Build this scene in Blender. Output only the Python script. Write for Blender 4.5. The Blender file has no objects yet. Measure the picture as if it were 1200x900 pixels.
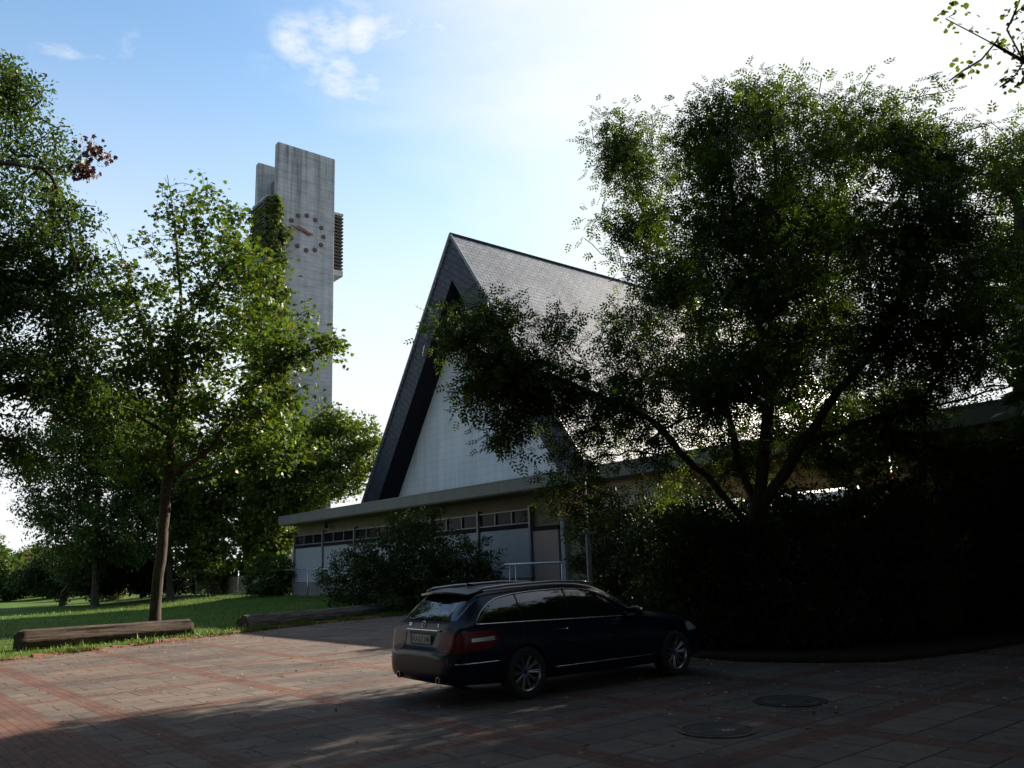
import bpy, bmesh, math, random
import numpy as np
from mathutils import Vector, Matrix
from mathutils.bvhtree import BVHTree

S = bpy.context.scene
C = S.collection
R = math.radians
random.seed(4)

# ------------------------------------------------------------------ camera
F = 960.0                      # focal length in pixels of a 1200 px wide picture
EYE = 1.55
PITCH = math.atan(214 / F)
ROLL = R(2.1)
_r0 = np.array([1, 0, 0.0]); _u0 = np.array([0, -math.sin(PITCH), math.cos(PITCH)])
FWD = np.array([0, math.cos(PITCH), math.sin(PITCH)])
RIGHT = math.cos(ROLL) * _r0 - math.sin(ROLL) * _u0
UP = math.sin(ROLL) * _r0 + math.cos(ROLL) * _u0
cam_d = bpy.data.cameras.new("camera"); cam = bpy.data.objects.new("camera", cam_d); C.objects.link(cam)
cam_d.sensor_width = 36; cam_d.lens = F / 1200 * 36; cam_d.clip_start = .05; cam_d.clip_end = 3000
cam.matrix_world = Matrix(((RIGHT[0], UP[0], -FWD[0], 0), (RIGHT[1], UP[1], -FWD[1], 0), (RIGHT[2], UP[2], -FWD[2], EYE), (0, 0, 0, 1)))
S.camera = cam

# ------------------------------------------------------------------ light
SUN_AZ, SUN_EL = R(45), R(24)          # azimuth clockwise from the view direction (+Y)
S.view_settings.view_transform = 'Standard'; S.view_settings.look = 'None'
S.view_settings.exposure = 1.55; S.view_settings.gamma = 1
S.cycles.max_bounces = 6; S.cycles.diffuse_bounces = 3; S.cycles.transmission_bounces = 4
S.cycles.transparent_max_bounces = 8
sd = bpy.data.lights.new("sun", 'SUN'); sd.energy = 5.0; sd.angle = R(.53); sd.color = (1, .89, .75)
sun = bpy.data.objects.new("sun", sd); C.objects.link(sun)
sdir = Vector((math.sin(SUN_AZ) * math.cos(SUN_EL), math.cos(SUN_AZ) * math.cos(SUN_EL), math.sin(SUN_EL)))
sun.rotation_euler = sdir.to_track_quat('Z', 'Y').to_euler(); sun.location = (20, 20, 40)

W = bpy.data.worlds.new("World"); S.world = W; W.use_nodes = True
nt = W.node_tree; nt.nodes.clear()
def wn(t, **k):
    n = nt.nodes.new(t)
    for a, b in k.items(): setattr(n, a, b)
    return n
def wl(a, b): nt.links.new(a, b)
wo = wn('ShaderNodeOutputWorld'); bg = wn('ShaderNodeBackground'); sky = wn('ShaderNodeTexSky', sky_type='NISHITA', sun_disc=False)
sky.sun_elevation = SUN_EL; sky.sun_rotation = SUN_AZ; sky.air_density = 1.0; sky.dust_density = .7; sky.ozone_density = 1.5; sky.altitude = 120
bg.inputs[1].default_value = .052
def wmath(op, a, b=0.0, clamp=False):
    x = wn('ShaderNodeMath', operation=op, use_clamp=clamp)
    for i, q in enumerate((a, b)):
        if hasattr(q, 'links'): wl(q, x.inputs[i])
        else: x.inputs[i].default_value = q
    return x.outputs[0]
def wrange(v, a, b, c, d):
    x = wn('ShaderNodeMapRange', interpolation_type='SMOOTHSTEP'); wl(v, x.inputs[0])
    for i, q in enumerate((a, b, c, d)): x.inputs[i + 1].default_value = q
    return x.outputs[0]
def wnoise(scale, sc, rot, detail=7, rough=.58, dist=.3):
    mp = wn('ShaderNodeMapping'); mp.inputs['Scale'].default_value = sc; mp.inputs['Rotation'].default_value = rot; wl(tc.outputs['Generated'], mp.inputs[0])
    nz = wn('ShaderNodeTexNoise'); nz.inputs['Scale'].default_value = scale; nz.inputs['Detail'].default_value = detail; nz.inputs['Roughness'].default_value = rough; nz.inputs['Distortion'].default_value = dist
    wl(mp.outputs[0], nz.inputs['Vector']); return nz.outputs['Fac']
tc = wn('ShaderNodeTexCoord')
dot = wn('ShaderNodeVectorMath', operation='DOT_PRODUCT'); wl(tc.outputs['Generated'], dot.inputs[0]); dot.inputs[1].default_value = tuple(sdir)
# clear blue away from the sun, a white haze veil around it, small loose clouds between
SKY_GAIN = (1.70, 1.92, 1.9, 1)
gain = wn('ShaderNodeMix', data_type='RGBA', blend_type='MULTIPLY'); gain.inputs[0].default_value = 1; wl(sky.outputs[0], gain.inputs[6]); gain.inputs[7].default_value = SKY_GAIN
lim = wn('ShaderNodeMix', data_type='RGBA', blend_type='DARKEN'); lim.inputs[0].default_value = 1; wl(gain.outputs[2], lim.inputs[6]); lim.inputs[7].default_value = (7.2, 7.4, 7.6, 1)
soft = wnoise(2.2, (1, 1, 2.2), (.2, .3, .4), 6, .6, .4)
veil = wrange(wmath('ADD', dot.outputs['Value'], wmath('MULTIPLY', wmath('SUBTRACT', soft, .5), .34)), .56, .90, 0, 1)
puff = wnoise(5.5, (1, 1, 2.4), (.1, .35, 1.0), 8, .6, .5)
wisp = wnoise(11.0, (1, 1, 2.0), (.5, .2, .3), 9, .66, .15)
big = wnoise(1.6, (1, 1, 1.6), (.7, .1, .2), 3, .5, .2)
pf = wmath('MULTIPLY', wrange(puff, .52, .72, 0, .85), wrange(big, .46, .62, 0, 1))
for x_, y_, deg_ in [(345, 44, 1.7), (385, 36, 1.7), (425, 40, 1.5), (465, 34, 1.8), (505, 28, 1.6), (362, 76, 1.4), (398, 90, 1.7), (432, 106, 1.4), (640, 200, 3.0)]:
    dd_ = wn('ShaderNodeVectorMath', operation='DOT_PRODUCT'); wl(tc.outputs['Generated'], dd_.inputs[0])
    q_ = (x_ - 600) / F * RIGHT - (y_ - 450) / F * UP + FWD; q_ /= np.linalg.norm(q_); dd_.inputs[1].default_value = tuple(q_)
    pf = wmath('MAXIMUM', pf, wmath('MULTIPLY', wrange(dd_.outputs['Value'], math.cos(R(deg_ * 1.15)), math.cos(R(deg_ * .2)), 0, 1), wrange(wisp, .38, .74, 0, .85)))
sepd = wn('ShaderNodeSeparateXYZ'); wl(tc.outputs['Generated'], sepd.inputs[0])
low = wrange(sepd.outputs[2], .12, .60, .95, 0)
cover = wmath('MAXIMUM', wmath('MAXIMUM', wmath('MULTIPLY', veil, .97), pf), low)
cmix = wn('ShaderNodeMix', data_type='RGBA'); wl(cover, cmix.inputs[0]); wl(lim.outputs[2], cmix.inputs[6])
cmix.inputs[7].default_value = (6.7, 6.85, 7.0, 1)
wl(cmix.outputs[2], bg.inputs[0]); wl(bg.outputs[0], wo.inputs[0])

# ------------------------------------------------------------------ helpers
def ray(x, y):
    return (x - 600) / F * RIGHT - (y - 450) / F * UP + FWD
CO = np.array([0, 0, EYE])
def at(x, y, Y):
    d = ray(x, y); return CO + d * (Y / d[1])
def gnd(x, y, z=0):
    d = ray(x, y); return CO + d * ((z - EYE) / d[2])
AZ = R(50)
E1 = np.array([math.sin(AZ), math.cos(AZ), 0]); E2 = np.array([-math.cos(AZ), math.sin(AZ), 0])
def uv(u, v, z=0.0):
    p = u * E1 + v * E2; return np.array([p[0], p[1], z])
def on_u(x, y, u):                   # the point where a sight line meets the plane u = const
    d = ray(x, y); return CO + d * ((u - CO @ E1) / (d @ E1))
def rise(u):
    t = min(1, max(0, (u - 14) / 7)); return .35 * t * t * (3 - 2 * t)

def link(o, parent=None):
    C.objects.link(o)
    if parent is not None: o.parent = parent
    return o
def empty(name, label, cat, loc=(0, 0, 0), rz=0.0, group=None):
    o = bpy.data.objects.new(name, None); o.location = tuple(loc); o.rotation_euler = (0, 0, rz); o.empty_display_size = .2
    C.objects.link(o); tag(o, label, cat, group); return o
def tag(o, label=None, cat=None, group=None, kind=None):
    if label: o['label'] = label
    if cat: o['category'] = cat
    if group: o['group'] = group
    if kind: o['kind'] = kind
    return o

class MB:
    def __init__(s): s.v = []; s.f = []; s.m = []; s.mi = 0
    def add(s, V, Fc):
        k = len(s.v); s.v.extend([tuple(map(float, p)) for p in V]); s.f.extend([tuple(k + i for i in f) for f in Fc]); s.m.extend([s.mi] * len(Fc))
    def hexa(s, P):                   # 8 corners: bottom four, top four
        s.add(P, [(3, 2, 1, 0), (4, 5, 6, 7), (0, 1, 5, 4), (1, 2, 6, 5), (2, 3, 7, 6), (3, 0, 4, 7)])
    def box(s, lo, hi):
        x0, y0, z0 = lo; x1, y1, z1 = hi
        s.hexa([(x0, y0, z0), (x1, y0, z0), (x1, y1, z0), (x0, y1, z0), (x0, y0, z1), (x1, y0, z1), (x1, y1, z1), (x0, y1, z1)])
    def ubox(s, u0, u1, v0, v1, z0, z1):
        s.hexa([uv(u0, v0, z0), uv(u1, v0, z0), uv(u1, v1, z0), uv(u0, v1, z0), uv(u0, v0, z1), uv(u1, v0, z1), uv(u1, v1, z1), uv(u0, v1, z1)])
    def tube(s, P, r, n=8, cap=True, closed=False):
        P = np.asarray(P, float); k = len(P); rr = np.full(k, r) if np.isscalar(r) else np.asarray(r)
        T = np.gradient(P, axis=0) if not closed else np.roll(P, -1, 0) - np.roll(P, 1, 0)
        T /= np.linalg.norm(T, axis=1)[:, None] + 1e-12
        a = np.array([0, 0, 1.0]) if abs(T[0][2]) < .9 else np.array([1.0, 0, 0])
        V = []
        for i in range(k):
            x = np.cross(a, T[i]); L = np.linalg.norm(x)
            if L < 1e-6: x = np.cross([0.3, 1, .2], T[i]); L = np.linalg.norm(x)
            x /= L; y = np.cross(T[i], x); a = np.cross(x, np.zeros(3)) + y * 0 + a - (a @ T[i]) * T[i]; a /= np.linalg.norm(a) + 1e-9
            for j in range(n):
                t = 2 * math.pi * j / n; V.append(P[i] + rr[i] * (math.cos(t) * x + math.sin(t) * y))
        Fc = []
        for i in range(k if closed else k - 1):
            i2 = (i + 1) % k
            for j in range(n):
                j2 = (j + 1) % n; Fc.append((i * n + j, i * n + j2, i2 * n + j2, i2 * n + j))
        if cap and not closed:
            Fc.append(tuple(range(n - 1, -1, -1))); Fc.append(tuple((k - 1) * n + j for j in range(n)))
        s.add(V, Fc)
    def lathe(s, prof, c, ax='z', n=32):   # prof: (radius, height) pairs, about an axis through c
        V = []; k = len(prof)
        for r, h in prof:
            for j in range(n):
                t = 2 * math.pi * j / n; a, b = r * math.cos(t), r * math.sin(t)
                V.append((c[0] + a, c[1] + b, c[2] + h) if ax == 'z' else ((c[0] + a, c[1] + h, c[2] + b) if ax == 'y' else (c[0] + h, c[1] + a, c[2] + b)))
        Fc = [(i * n + j, i * n + (j + 1) % n, (i + 1) * n + (j + 1) % n, (i + 1) * n + j) for i in range(k - 1) for j in range(n)]
        s.add(V, Fc)
    def build(s, name, mat, parent=None, smooth=False, angle=None, bevel=0):
        me = bpy.data.meshes.new(name); me.from_pydata(s.v, [], s.f); me.update()
        for mm in (mat if isinstance(mat, (list, tuple)) else [mat]): me.materials.append(mm)
        if any(s.m): me.polygons.foreach_set('material_index', s.m)
        bm = bmesh.new(); bm.from_mesh(me); bmesh.ops.recalc_face_normals(bm, faces=bm.faces)
        if bevel:
            es = [e for e in bm.edges if len(e.link_faces) == 2 and e.calc_face_angle(0) > R(35)]
            bmesh.ops.bevel(bm, geom=es, offset=bevel, segments=2, affect='EDGES', profile=.7)
        bm.to_mesh(me); bm.free()
        if smooth or angle:
            me.polygons.foreach_set('use_smooth', [True] * len(me.polygons))
            if angle: me.set_sharp_from_angle(angle=R(angle))
        o = bpy.data.objects.new(name, me); return link(o, parent)

def nodes_of(m):
    m.use_nodes = True; t = m.node_tree; t.nodes.clear(); return t
class MT:                              # small material writer
    def __init__(s, name):
        s.m = bpy.data.materials.new(name); s.t = nodes_of(s.m)
        s.o = s.n('ShaderNodeOutputMaterial'); s.p = s.n('ShaderNodeBsdfPrincipled'); s.l(s.p.outputs[0], s.o.inputs[0])
        s.tc = s.n('ShaderNodeTexCoord')
    def n(s, t, **k):
        x = s.t.nodes.new(t)
        for a, b in k.items(): setattr(x, a, b)
        return x
    def l(s, a, b): s.t.links.new(a, b)
    def inp(s, name, v):
        i = s.p.inputs[name]
        if hasattr(v, 'links'): s.l(v, i)
        else: i.default_value = v
    def noise(s, scale, detail=4, rough=.55, vec=None, dist=0, stretch=None):
        x = s.n('ShaderNodeTexNoise'); x.inputs['Scale'].default_value = scale; x.inputs['Detail'].default_value = detail; x.inputs['Roughness'].default_value = rough; x.inputs['Distortion'].default_value = dist
        v = vec or s.tc.outputs['Object']
        if stretch:
            mp_ = s.n('ShaderNodeMapping'); mp_.inputs['Scale'].default_value = stretch; s.l(v, mp_.inputs[0]); v = mp_.outputs[0]
        s.l(v, x.inputs['Vector']); return x.outputs['Fac']
    def ramp(s, fac, stops):
        x = s.n('ShaderNodeValToRGB'); s.l(fac, x.inputs[0]); e = x.color_ramp.elements
        while len(e) < len(stops): e.new(.5)
        for i, (p, c) in enumerate(stops): e[i].position = p; e[i].color = (*c, 1) if len(c) == 3 else c
        return x.outputs[0]
    def math(s, op, a, b=0.0):
        x = s.n('ShaderNodeMath', operation=op)
        for i, q in enumerate((a, b)):
            if hasattr(q, 'links'): s.l(q, x.inputs[i])
            else: x.inputs[i].default_value = q
        return x.outputs[0]
    def mix(s, f, a, b, blend='MIX'):
        x = s.n('ShaderNodeMix', data_type='RGBA', blend_type=blend)
        for i, q in ((0, f), (6, a), (7, b)):
            if hasattr(q, 'links'): s.l(q, x.inputs[i])
            else: x.inputs[i].default_value = (*q, 1) if isinstance(q, tuple) and len(q) == 3 else q
        return x.outputs[2]
    def bump(s, h, strength=.3, dist=.02):
        x = s.n('ShaderNodeBump'); x.inputs['Strength'].default_value = strength; x.inputs['Distance'].default_value = dist
        s.l(h, x.inputs['Height']); s.l(x.outputs[0], s.p.inputs['Normal'])
def simple(name, col, rough=.6, metal=0.0, var=.25, scale=3.0, bump=0.0, coat=0.0, spec=.5, stretch=None):
    t = MT(name); c = tuple(col)
    if var:
        f = t.noise(scale, 6, .6, stretch=stretch)
        lo = tuple(q * (1 - var) for q in c); hi = tuple(min(1, q * (1 + var)) for q in c)
        t.inp('Base Color', t.ramp(f, [(.3, lo), (.7, hi)]))
        if bump: t.bump(t.noise(scale * 9, 5, .6, stretch=stretch), bump, .01)
    else: t.inp('Base Color', (*c, 1))
    t.inp('Roughness', rough); t.inp('Metallic', metal); t.inp('Coat Weight', coat); t.inp('Specular IOR Level', spec)
    return t.m
def leafmat(name, cols, trans=.35, rough=.5):
    t = MT(name); g = t.n('ShaderNodeNewGeometry')
    col = t.ramp(g.outputs['Random Per Island'], [(i / max(1, len(cols) - 1), c) for i, c in enumerate(cols)])
    t.inp('Base Color', col); t.inp('Roughness', rough); t.inp('Specular IOR Level', .35 if rough < .6 else .12)
    tr = t.n('ShaderNodeBsdfTranslucent'); t.l(t.mix(1.0, col, (1.0, 1.0, .35), 'MULTIPLY'), tr.inputs[0])
    g2 = t.n('ShaderNodeBrightContrast')
    mx = t.n('ShaderNodeMixShader'); mx.inputs[0].default_value = trans
    t.l(t.p.outputs[0], mx.inputs[1]); t.l(tr.outputs[0], mx.inputs[2]); t.l(mx.outputs[0], t.o.inputs[0])
    return t.m

# ------------------------------------------------------------------ materials
def uvcoord(t):                        # world position turned into the street grid
    mp_ = t.n('ShaderNodeMapping', vector_type='POINT'); mp_.inputs['Rotation'].default_value = (0, 0, -(math.pi / 2 - AZ))
    t.l(t.tc.outputs['Object'], mp_.inputs[0]); return mp_.outputs[0]
def m_pavement():
    t = MT('paving slabs with red brick bands'); v = uvcoord(t)
    sep = t.n('ShaderNodeSeparateXYZ'); t.l(v, sep.inputs[0])
    def band(o, off):
        f = t.math('SUBTRACT', o, off - .15); f = t.math('DIVIDE', f, 2.2); f = t.math('FRACT', f)
        return t.math('LESS_THAN', f, .30 / 2.2)
    bu = band(sep.outputs[0], 2.92); bv = band(sep.outputs[1], 4.29)
    wide = t.math('MULTIPLY', t.math('LESS_THAN', sep.outputs[0], 2.3), t.math('GREATER_THAN', sep.outputs[0], .9))
    m = t.math('MAXIMUM', t.math('MAXIMUM', bu, bv), wide)
    sl = t.n('ShaderNodeTexBrick'); sl.offset = .5; t.l(v, sl.inputs['Vector'])
    sl.inputs['Scale'].default_value = 1; sl.inputs['Brick Width'].default_value = .72; sl.inputs['Row Height'].default_value = .4625; sl.inputs['Mortar Size'].default_value = .011; sl.inputs['Mortar Smooth'].default_value = .2
    sl.inputs['Color1'].default_value = (.102, .082, .070, 1); sl.inputs['Color2'].default_value = (.142, .114, .097, 1); sl.inputs['Mortar'].default_value = (.022, .018, .015, 1)
    br = t.n('ShaderNodeTexBrick'); br.offset = .5
    mpb = t.n('ShaderNodeMapping'); t.l(v, mpb.inputs[0]); mpb.inputs['Rotation'].default_value = (0, 0, math.pi / 2)
    t.l(mpb.outputs[0], br.inputs['Vector']); br.inputs['Scale'].default_value = 1; br.inputs['Brick Width'].default_value = .205; br.inputs['Row Height'].default_value = .1; br.inputs['Mortar Size'].default_value = .006
    br.inputs['Color1'].default_value = (.105, .052, .038, 1); br.inputs['Color2'].default_value = (.145, .068, .048, 1); br.inputs['Mortar'].default_value = (.045, .026, .02, 1)
    worn = t.math('MULTIPLY', m, t.ramp(t.noise(1.6, 5, .65), [(.32, (.55, .55, .55)), (.55, (1, 1, 1))]))
    col = t.mix(worn, sl.outputs[0], br.outputs[0])
    deb = t.noise(2.3, 8, .75); col = t.mix(t.ramp(deb, [(.56, (0, 0, 0)), (.70, (.55, .55, .55))]), col, (.17, .10, .055))
    n1 = t.noise(.55, 6, .65); n2 = t.noise(7, 6, .7)
    dirt = t.ramp(n1, [(.38, (.62, .60, .60)), (.55, (1, .97, .93)), (.72, (1.15, .92, .76))])
    col = t.mix(1.0, col, dirt, 'MULTIPLY'); col = t.mix(1.0, col, t.ramp(n2, [(.25, (.68, .68, .68)), (.75, (1.25, 1.22, 1.2))]), 'MULTIPLY')
    t.inp('Base Color', col); t.inp('Roughness', .82); t.inp('Specular IOR Level', .3)
    h = t.mix(m, sl.outputs['Fac'], br.outputs['Fac']); hh = t.math('ADD', t.math('MULTIPLY', h, -1.0), t.math('MULTIPLY', n2, .5)); t.bump(hh, .5, .012)
    return t.m
M = {}
M['pave'] = m_pavement()
def m_ground(name, a, b, c):
    t = MT(name); n1 = t.noise(.35, 7, .7); n2 = t.noise(9, 6, .7)
    col = t.ramp(n1, [(.3, a), (.5, b), (.7, c)]); col = t.mix(1.0, col, t.ramp(n2, [(.25, (.55, .55, .5)), (.75, (1.3, 1.3, 1.2))]), 'MULTIPLY')
    t.inp('Base Color', col); t.inp('Roughness', .95); t.inp('Specular IOR Level', .1); t.bump(n2, .6, .04); return t.m
M['lawn'] = m_ground('mown lawn', (.04, .08, .011), (.06, .11, .015), (.085, .115, .022))
M['far'] = m_ground('distant grass', (.05, .08, .02), (.06, .09, .025), (.09, .1, .04))
M['soil'] = m_ground('dark bed soil', (.025, .02, .014), (.035, .028, .018), (.03, .04, .015))
def m_concrete(name, col, stain=1.0, board=.9):
    t = MT(name); v = t.tc.outputs['Object']
    n = t.noise(.6, 6, .65); s_ = t.noise(1.0, 5, .65, stretch=(2.2, 2.2, .09)); g = t.noise(20, 4, .6)
    base = t.ramp(n, [(.3, tuple(q * .82 for q in col)), (.7, tuple(q * 1.1 for q in col))])
    st = t.ramp(s_, [(.36, (.30, .30, .31)), (.56, (1, 1, 1))])
    sep = t.n('ShaderNodeSeparateXYZ'); t.l(v, sep.inputs[0])
    top = t.n('ShaderNodeMapRange'); t.l(sep.outputs[2], top.inputs[0]); top.inputs[1].default_value = 27; top.inputs[2].default_value = 36; top.inputs[3].default_value = .2; top.inputs[4].default_value = .95 * stain
    base = t.mix(top.outputs[0], base, t.mix(1.0, base, st, 'MULTIPLY'))
    wv = t.n('ShaderNodeTexWave', wave_type='BANDS', bands_direction='Z'); t.l(v, wv.inputs[0]); wv.inputs['Scale'].default_value = board; wv.inputs['Distortion'].default_value = .8; wv.inputs['Detail'].default_value = 3; wv.inputs['Detail Scale'].default_value = 2
    base = t.mix(1.0, base, t.ramp(wv.outputs['Fac'], [(0, (.86, .86, .86)), (.12, (1, 1, 1))]), 'MULTIPLY')
    base = t.mix(1.0, base, t.ramp(t.noise(1.0, 6, .7, stretch=(.5, .5, 2.6)), [(.34, (.78, .78, .79)), (.55, (1.04, 1.03, 1.02))]), 'MULTIPLY')
    t.inp('Base Color', base); t.inp('Roughness', .9); t.inp('Specular IOR Level', .2)
    t.bump(t.math('ADD', t.math('MULTIPLY', wv.outputs['Fac'], .4), g), .35, .03); return t.m
M['tower'] = m_concrete('board marked weathered concrete', (.385, .395, .40))
M['core'] = simple('dark tower core', (.12, .12, .12), .9)
M['louvre'] = simple('dark brown louvre boards', (.05, .042, .038), .7, var=.3)
M['clockred'] = simple('rusty red clock metal', (.20, .06, .048), .6, var=.2)
M['clockdark'] = simple('dark clock marks', (.08, .034, .034), .6, var=.2)
def m_slate(name, c1, c2, mort, rough=.45, slope=True):
    t = MT(name); v = t.tc.outputs['UV']
    b = t.n('ShaderNodeTexBrick'); b.offset = .5; t.l(v, b.inputs['Vector']); b.inputs['Scale'].default_value = 1
    b.inputs['Brick Width'].default_value = .62; b.inputs['Row Height'].default_value = .34; b.inputs['Mortar Size'].default_value = .036; b.inputs['Mortar Smooth'].default_value = .4
    b.inputs['Color1'].default_value = (*c1, 1); b.inputs['Color2'].default_value = (*c2, 1); b.inputs['Mortar'].default_value = (*mort, 1)
    n = t.noise(.5, 6, .65); n2 = t.noise(5, 5, .6)
    col = t.mix(1.0, b.outputs[0], t.ramp(n, [(.3, (.62, .63, .66)), (.7, (1.22, 1.2, 1.16))]), 'MULTIPLY')
    t.inp('Base Color', col); t.inp('Roughness', t.math('ADD', t.math('MULTIPLY', n2, .3), rough - .15)); t.inp('Specular IOR Level', .5 if mort[0] > .015 else .2)
    t.bump(t.math('ADD', t.math('MULTIPLY', b.outputs['Fac'], -1), t.math('MULTIPLY', n2, .3)), .8, .035); return t.m
M['slate'] = m_slate('grey slate shingles', (.145, .158, .182), (.205, .218, .242), (.022, .022, .024), .5)
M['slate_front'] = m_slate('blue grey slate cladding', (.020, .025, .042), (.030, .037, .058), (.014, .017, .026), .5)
M['soffit_dark'] = simple('dark stained timber', (.012, .012, .018), .8, var=.2, spec=.12)
def m_boards():
    t = MT('white painted boards'); v = t.tc.outputs['UV']; sep = t.n('ShaderNodeSeparateXYZ'); t.l(v, sep.inputs[0])
    f = t.math('FRACT', t.math('DIVIDE', sep.outputs[1], .42)); ln = t.math('LESS_THAN', f, .03)
    n = t.noise(.4, 5, .6); col = t.ramp(n, [(.3, (.42, .44, .47)), (.7, (.50, .52, .54))]); col = t.mix(ln, col, (.27, .28, .30)); col = t.mix(1.0, col, t.ramp(t.noise(1.3, 6, .65, stretch=(1.2, 1.2, .12)), [(.3, (.80, .81, .80)), (.62, (1.04, 1.04, 1.04))]), 'MULTIPLY')
    t.inp('Base Color', col); t.inp('Roughness', .65); t.bump(t.math('MULTIPLY', ln, -1), .4, .01); return t.m
M['white'] = m_boards()
M['cream'] = simple('cream render', (.15, .135, .085), .9, var=.12, scale=1.5)
M['fascia'] = simple('pale grey fascia metal', (.115, .115, .098), .6, var=.12, scale=1.2)
M['panel'] = simple('pale grey wall panels', (.25, .275, .30), .7, var=.08, scale=.8)
M['door'] = simple('pale pink door panel', (.24, .185, .165), .7, var=.08, scale=.8)
M['frame'] = simple('grey aluminium frames', (.17, .17, .17), .5, .3, var=.1)
M['plinth'] = simple('grey plinth concrete', (.12, .12, .115), .9, var=.2, scale=2)
M['glass'] = simple('dark window glass', (.012, .013, .015), .06, var=.1, spec=.06)
M['wood'] = simple('varnished brown timber', (.46, .23, .095), .5, var=.3, scale=2, stretch=(1, 1, 9))
M['soffit'] = simple('tan roof soffit', (.20, .18, .13), .8, var=.1)  # plain tan soffit colour with slight random variation
M['gravel'] = simple('flat roof gravel', (.18, .18, .17), .95, var=.3, scale=4)
M['whitewall'] = simple('white courtyard render', (.8, .8, .8), .8, var=.05)
M['galv'] = simple('galvanised steel', (.42, .43, .44), .4, .85, var=.15, scale=20)
M['iron'] = simple('cast iron', (.05, .045, .042), .6, .6, var=.3, scale=25, bump=.3)
M['fence'] = simple('weathered fence metal', (.24, .24, .22), .6, .3, var=.2)
def m_bark(name, a, b, st=(7, 7, 1.3)):
    t = MT(name); n = t.noise(3.2, 8, .7, stretch=st, dist=.6); n2 = t.noise(1.1, 4)
    col = t.ramp(n, [(.32, a), (.62, b)]); col = t.mix(1.0, col, t.ramp(n2, [(.3, (.75, .77, .72)), (.7, (1.15, 1.1, 1.05))]), 'MULTIPLY')
    t.inp('Base Color', col); t.inp('Roughness', .92); t.inp('Specular IOR Level', .15); t.bump(n, .9, .03); return t.m
M['bark'] = m_bark('furrowed brown bark', (.022, .017, .014), (.085, .064, .05))
M['bark_dark'] = m_bark('dark grey bark', (.022, .018, .015), (.085, .07, .058))
M['log'] = m_bark('weathered split log wood', (.012, .009, .007), (.105, .078, .062), (.35, 4.5, 4.5))
M['log_pale'] = m_bark('pale weathered log wood', (.018, .014, .012), (.17, .14, .12), (.35, 4.5, 4.5))
M['maple'] = leafmat('maple leaves', [(.040, .080, .013), (.058, .11, .016), (.085, .145, .02), (.048, .095, .016), (.105, .15, .022), (.06, .112, .016), (.14, .13, .022)], .45)
M['oak'] = leafmat('dark broad leaves', [(.034, .066, .014), (.052, .094, .017), (.07, .115, .02), (.04, .075, .015)], .45)
M['ash'] = leafmat('ash leaflets', [(.036, .068, .016), (.054, .094, .018), (.078, .12, .022), (.042, .076, .016)], .5)
M['bright'] = leafmat('fresh green leaves', [(.06, .10, .018), (.085, .135, .02), (.11, .15, .025), (.07, .12, .02)], .45)
M['hedge'] = leafmat('dark hedge leaves', [(.020, .034, .014), (.032, .05, .017), (.045, .066, .02)], .2, .65)
M['bush'] = leafmat('olive bush leaves', [(.024, .04, .012), (.04, .06, .016), (.065, .08, .025)], .3, .62)
M['varieg'] = leafmat('white edged leaves', [(.10, .13, .06), (.25, .27, .16), (.40, .42, .30)], .3)
M['ivy'] = leafmat('ivy leaves', [(.045, .07, .015), (.07, .11, .02), (.10, .14, .025), (.075, .065, .03)], .42)
M['dead'] = leafmat('dead brown leaves', [(.06, .022, .016), (.09, .035, .022), (.05, .022, .018)], .25)
M['litter'] = leafmat('fallen leaves', [(.25, .13, .05), (.35, .22, .10), (.16, .08, .04), (.42, .33, .2)], .1, .8)
M['grass'] = leafmat('grass blades', [(.055, .105, .013), (.08, .14, .017), (.115, .155, .028)], .4)

# ------------------------------------------------------------------ ground
def sheet(name, V, Fc, mat, kind='structure'):
    b = MB(); b.add(V, Fc); o = b.build(name, mat); tag(o, kind=kind); return o
sheet('ground', [(-700, -300, -.03), (700, -300, -.03), (700, 1100, -.03), (-700, 1100, -.03)], [(0, 1, 2, 3)], M['far'])
pv = [uv(-25, -25, 0), uv(21.2, -25, 0), uv(21.2, 27, 0), uv(-25, 27, 0)]
sheet('pavement', pv, [(0, 1, 2, 3)], M['pave'])
# lawn: its edge along the paving, swept outwards to the distance
EDGE = [(-34, 3), (-20, 12.2), (-14.5, 15.6), (-10.95, 17.85), (-9.2, 21.3), (-7.9, 23.9), (-6.6, 26.6), (-5.2, 28.9), (-3.6, 31.0), (-.63, 33.6)]
EDGE_DIR = [(-1, -.1), (-1, .05), (-1, .12), (-1, .2), (-.95, .45), (-.9, .6), (-.8, .7), (-.7, .77), (-.643, .766), (-.643, .766)]
def lerp_poly(P, s):
    k = s * (len(P) - 1); i = min(int(k), len(P) - 2); f = k - i; return np.array(P[i], float) * (1 - f) + np.array(P[i + 1], float) * f
def lawn_z(x, y, t): return .015 + min(1, t / 5) * (.03 + rise(x * E1[0] + y * E1[1]))
V = []; Fc = []; NS = 60; TT = [0, .25, .6, 1.2, 2, 3, 4, 5.5, 7, 9, 11, 14, 17, 21, 26, 32, 40, 55, 80, 120]
rl = random.Random(9)
for i in range(NS):
    b_ = lerp_poly(EDGE, i / (NS - 1)); d_ = lerp_poly(EDGE_DIR, i / (NS - 1)); d_ /= np.linalg.norm(d_)
    j0 = rl.uniform(-.08, .08)
    for t_ in TT:
        p = b_ + d_ * (t_ + (j0 if t_ < 3 else 0)); V.append((p[0], p[1], lawn_z(p[0], p[1], t_) + (rl.uniform(-.01, .03) if 0 < t_ < 30 else 0)))
for i in range(NS - 1):
    for j in range(len(TT) - 1):
        a_ = i * len(TT) + j; Fc.append((a_, a_ + 1, a_ + len(TT) + 1, a_ + len(TT)))
lw = sheet('lawn', V, Fc, M['lawn'])
for p in lw.data.polygons: p.use_smooth = True
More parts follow.
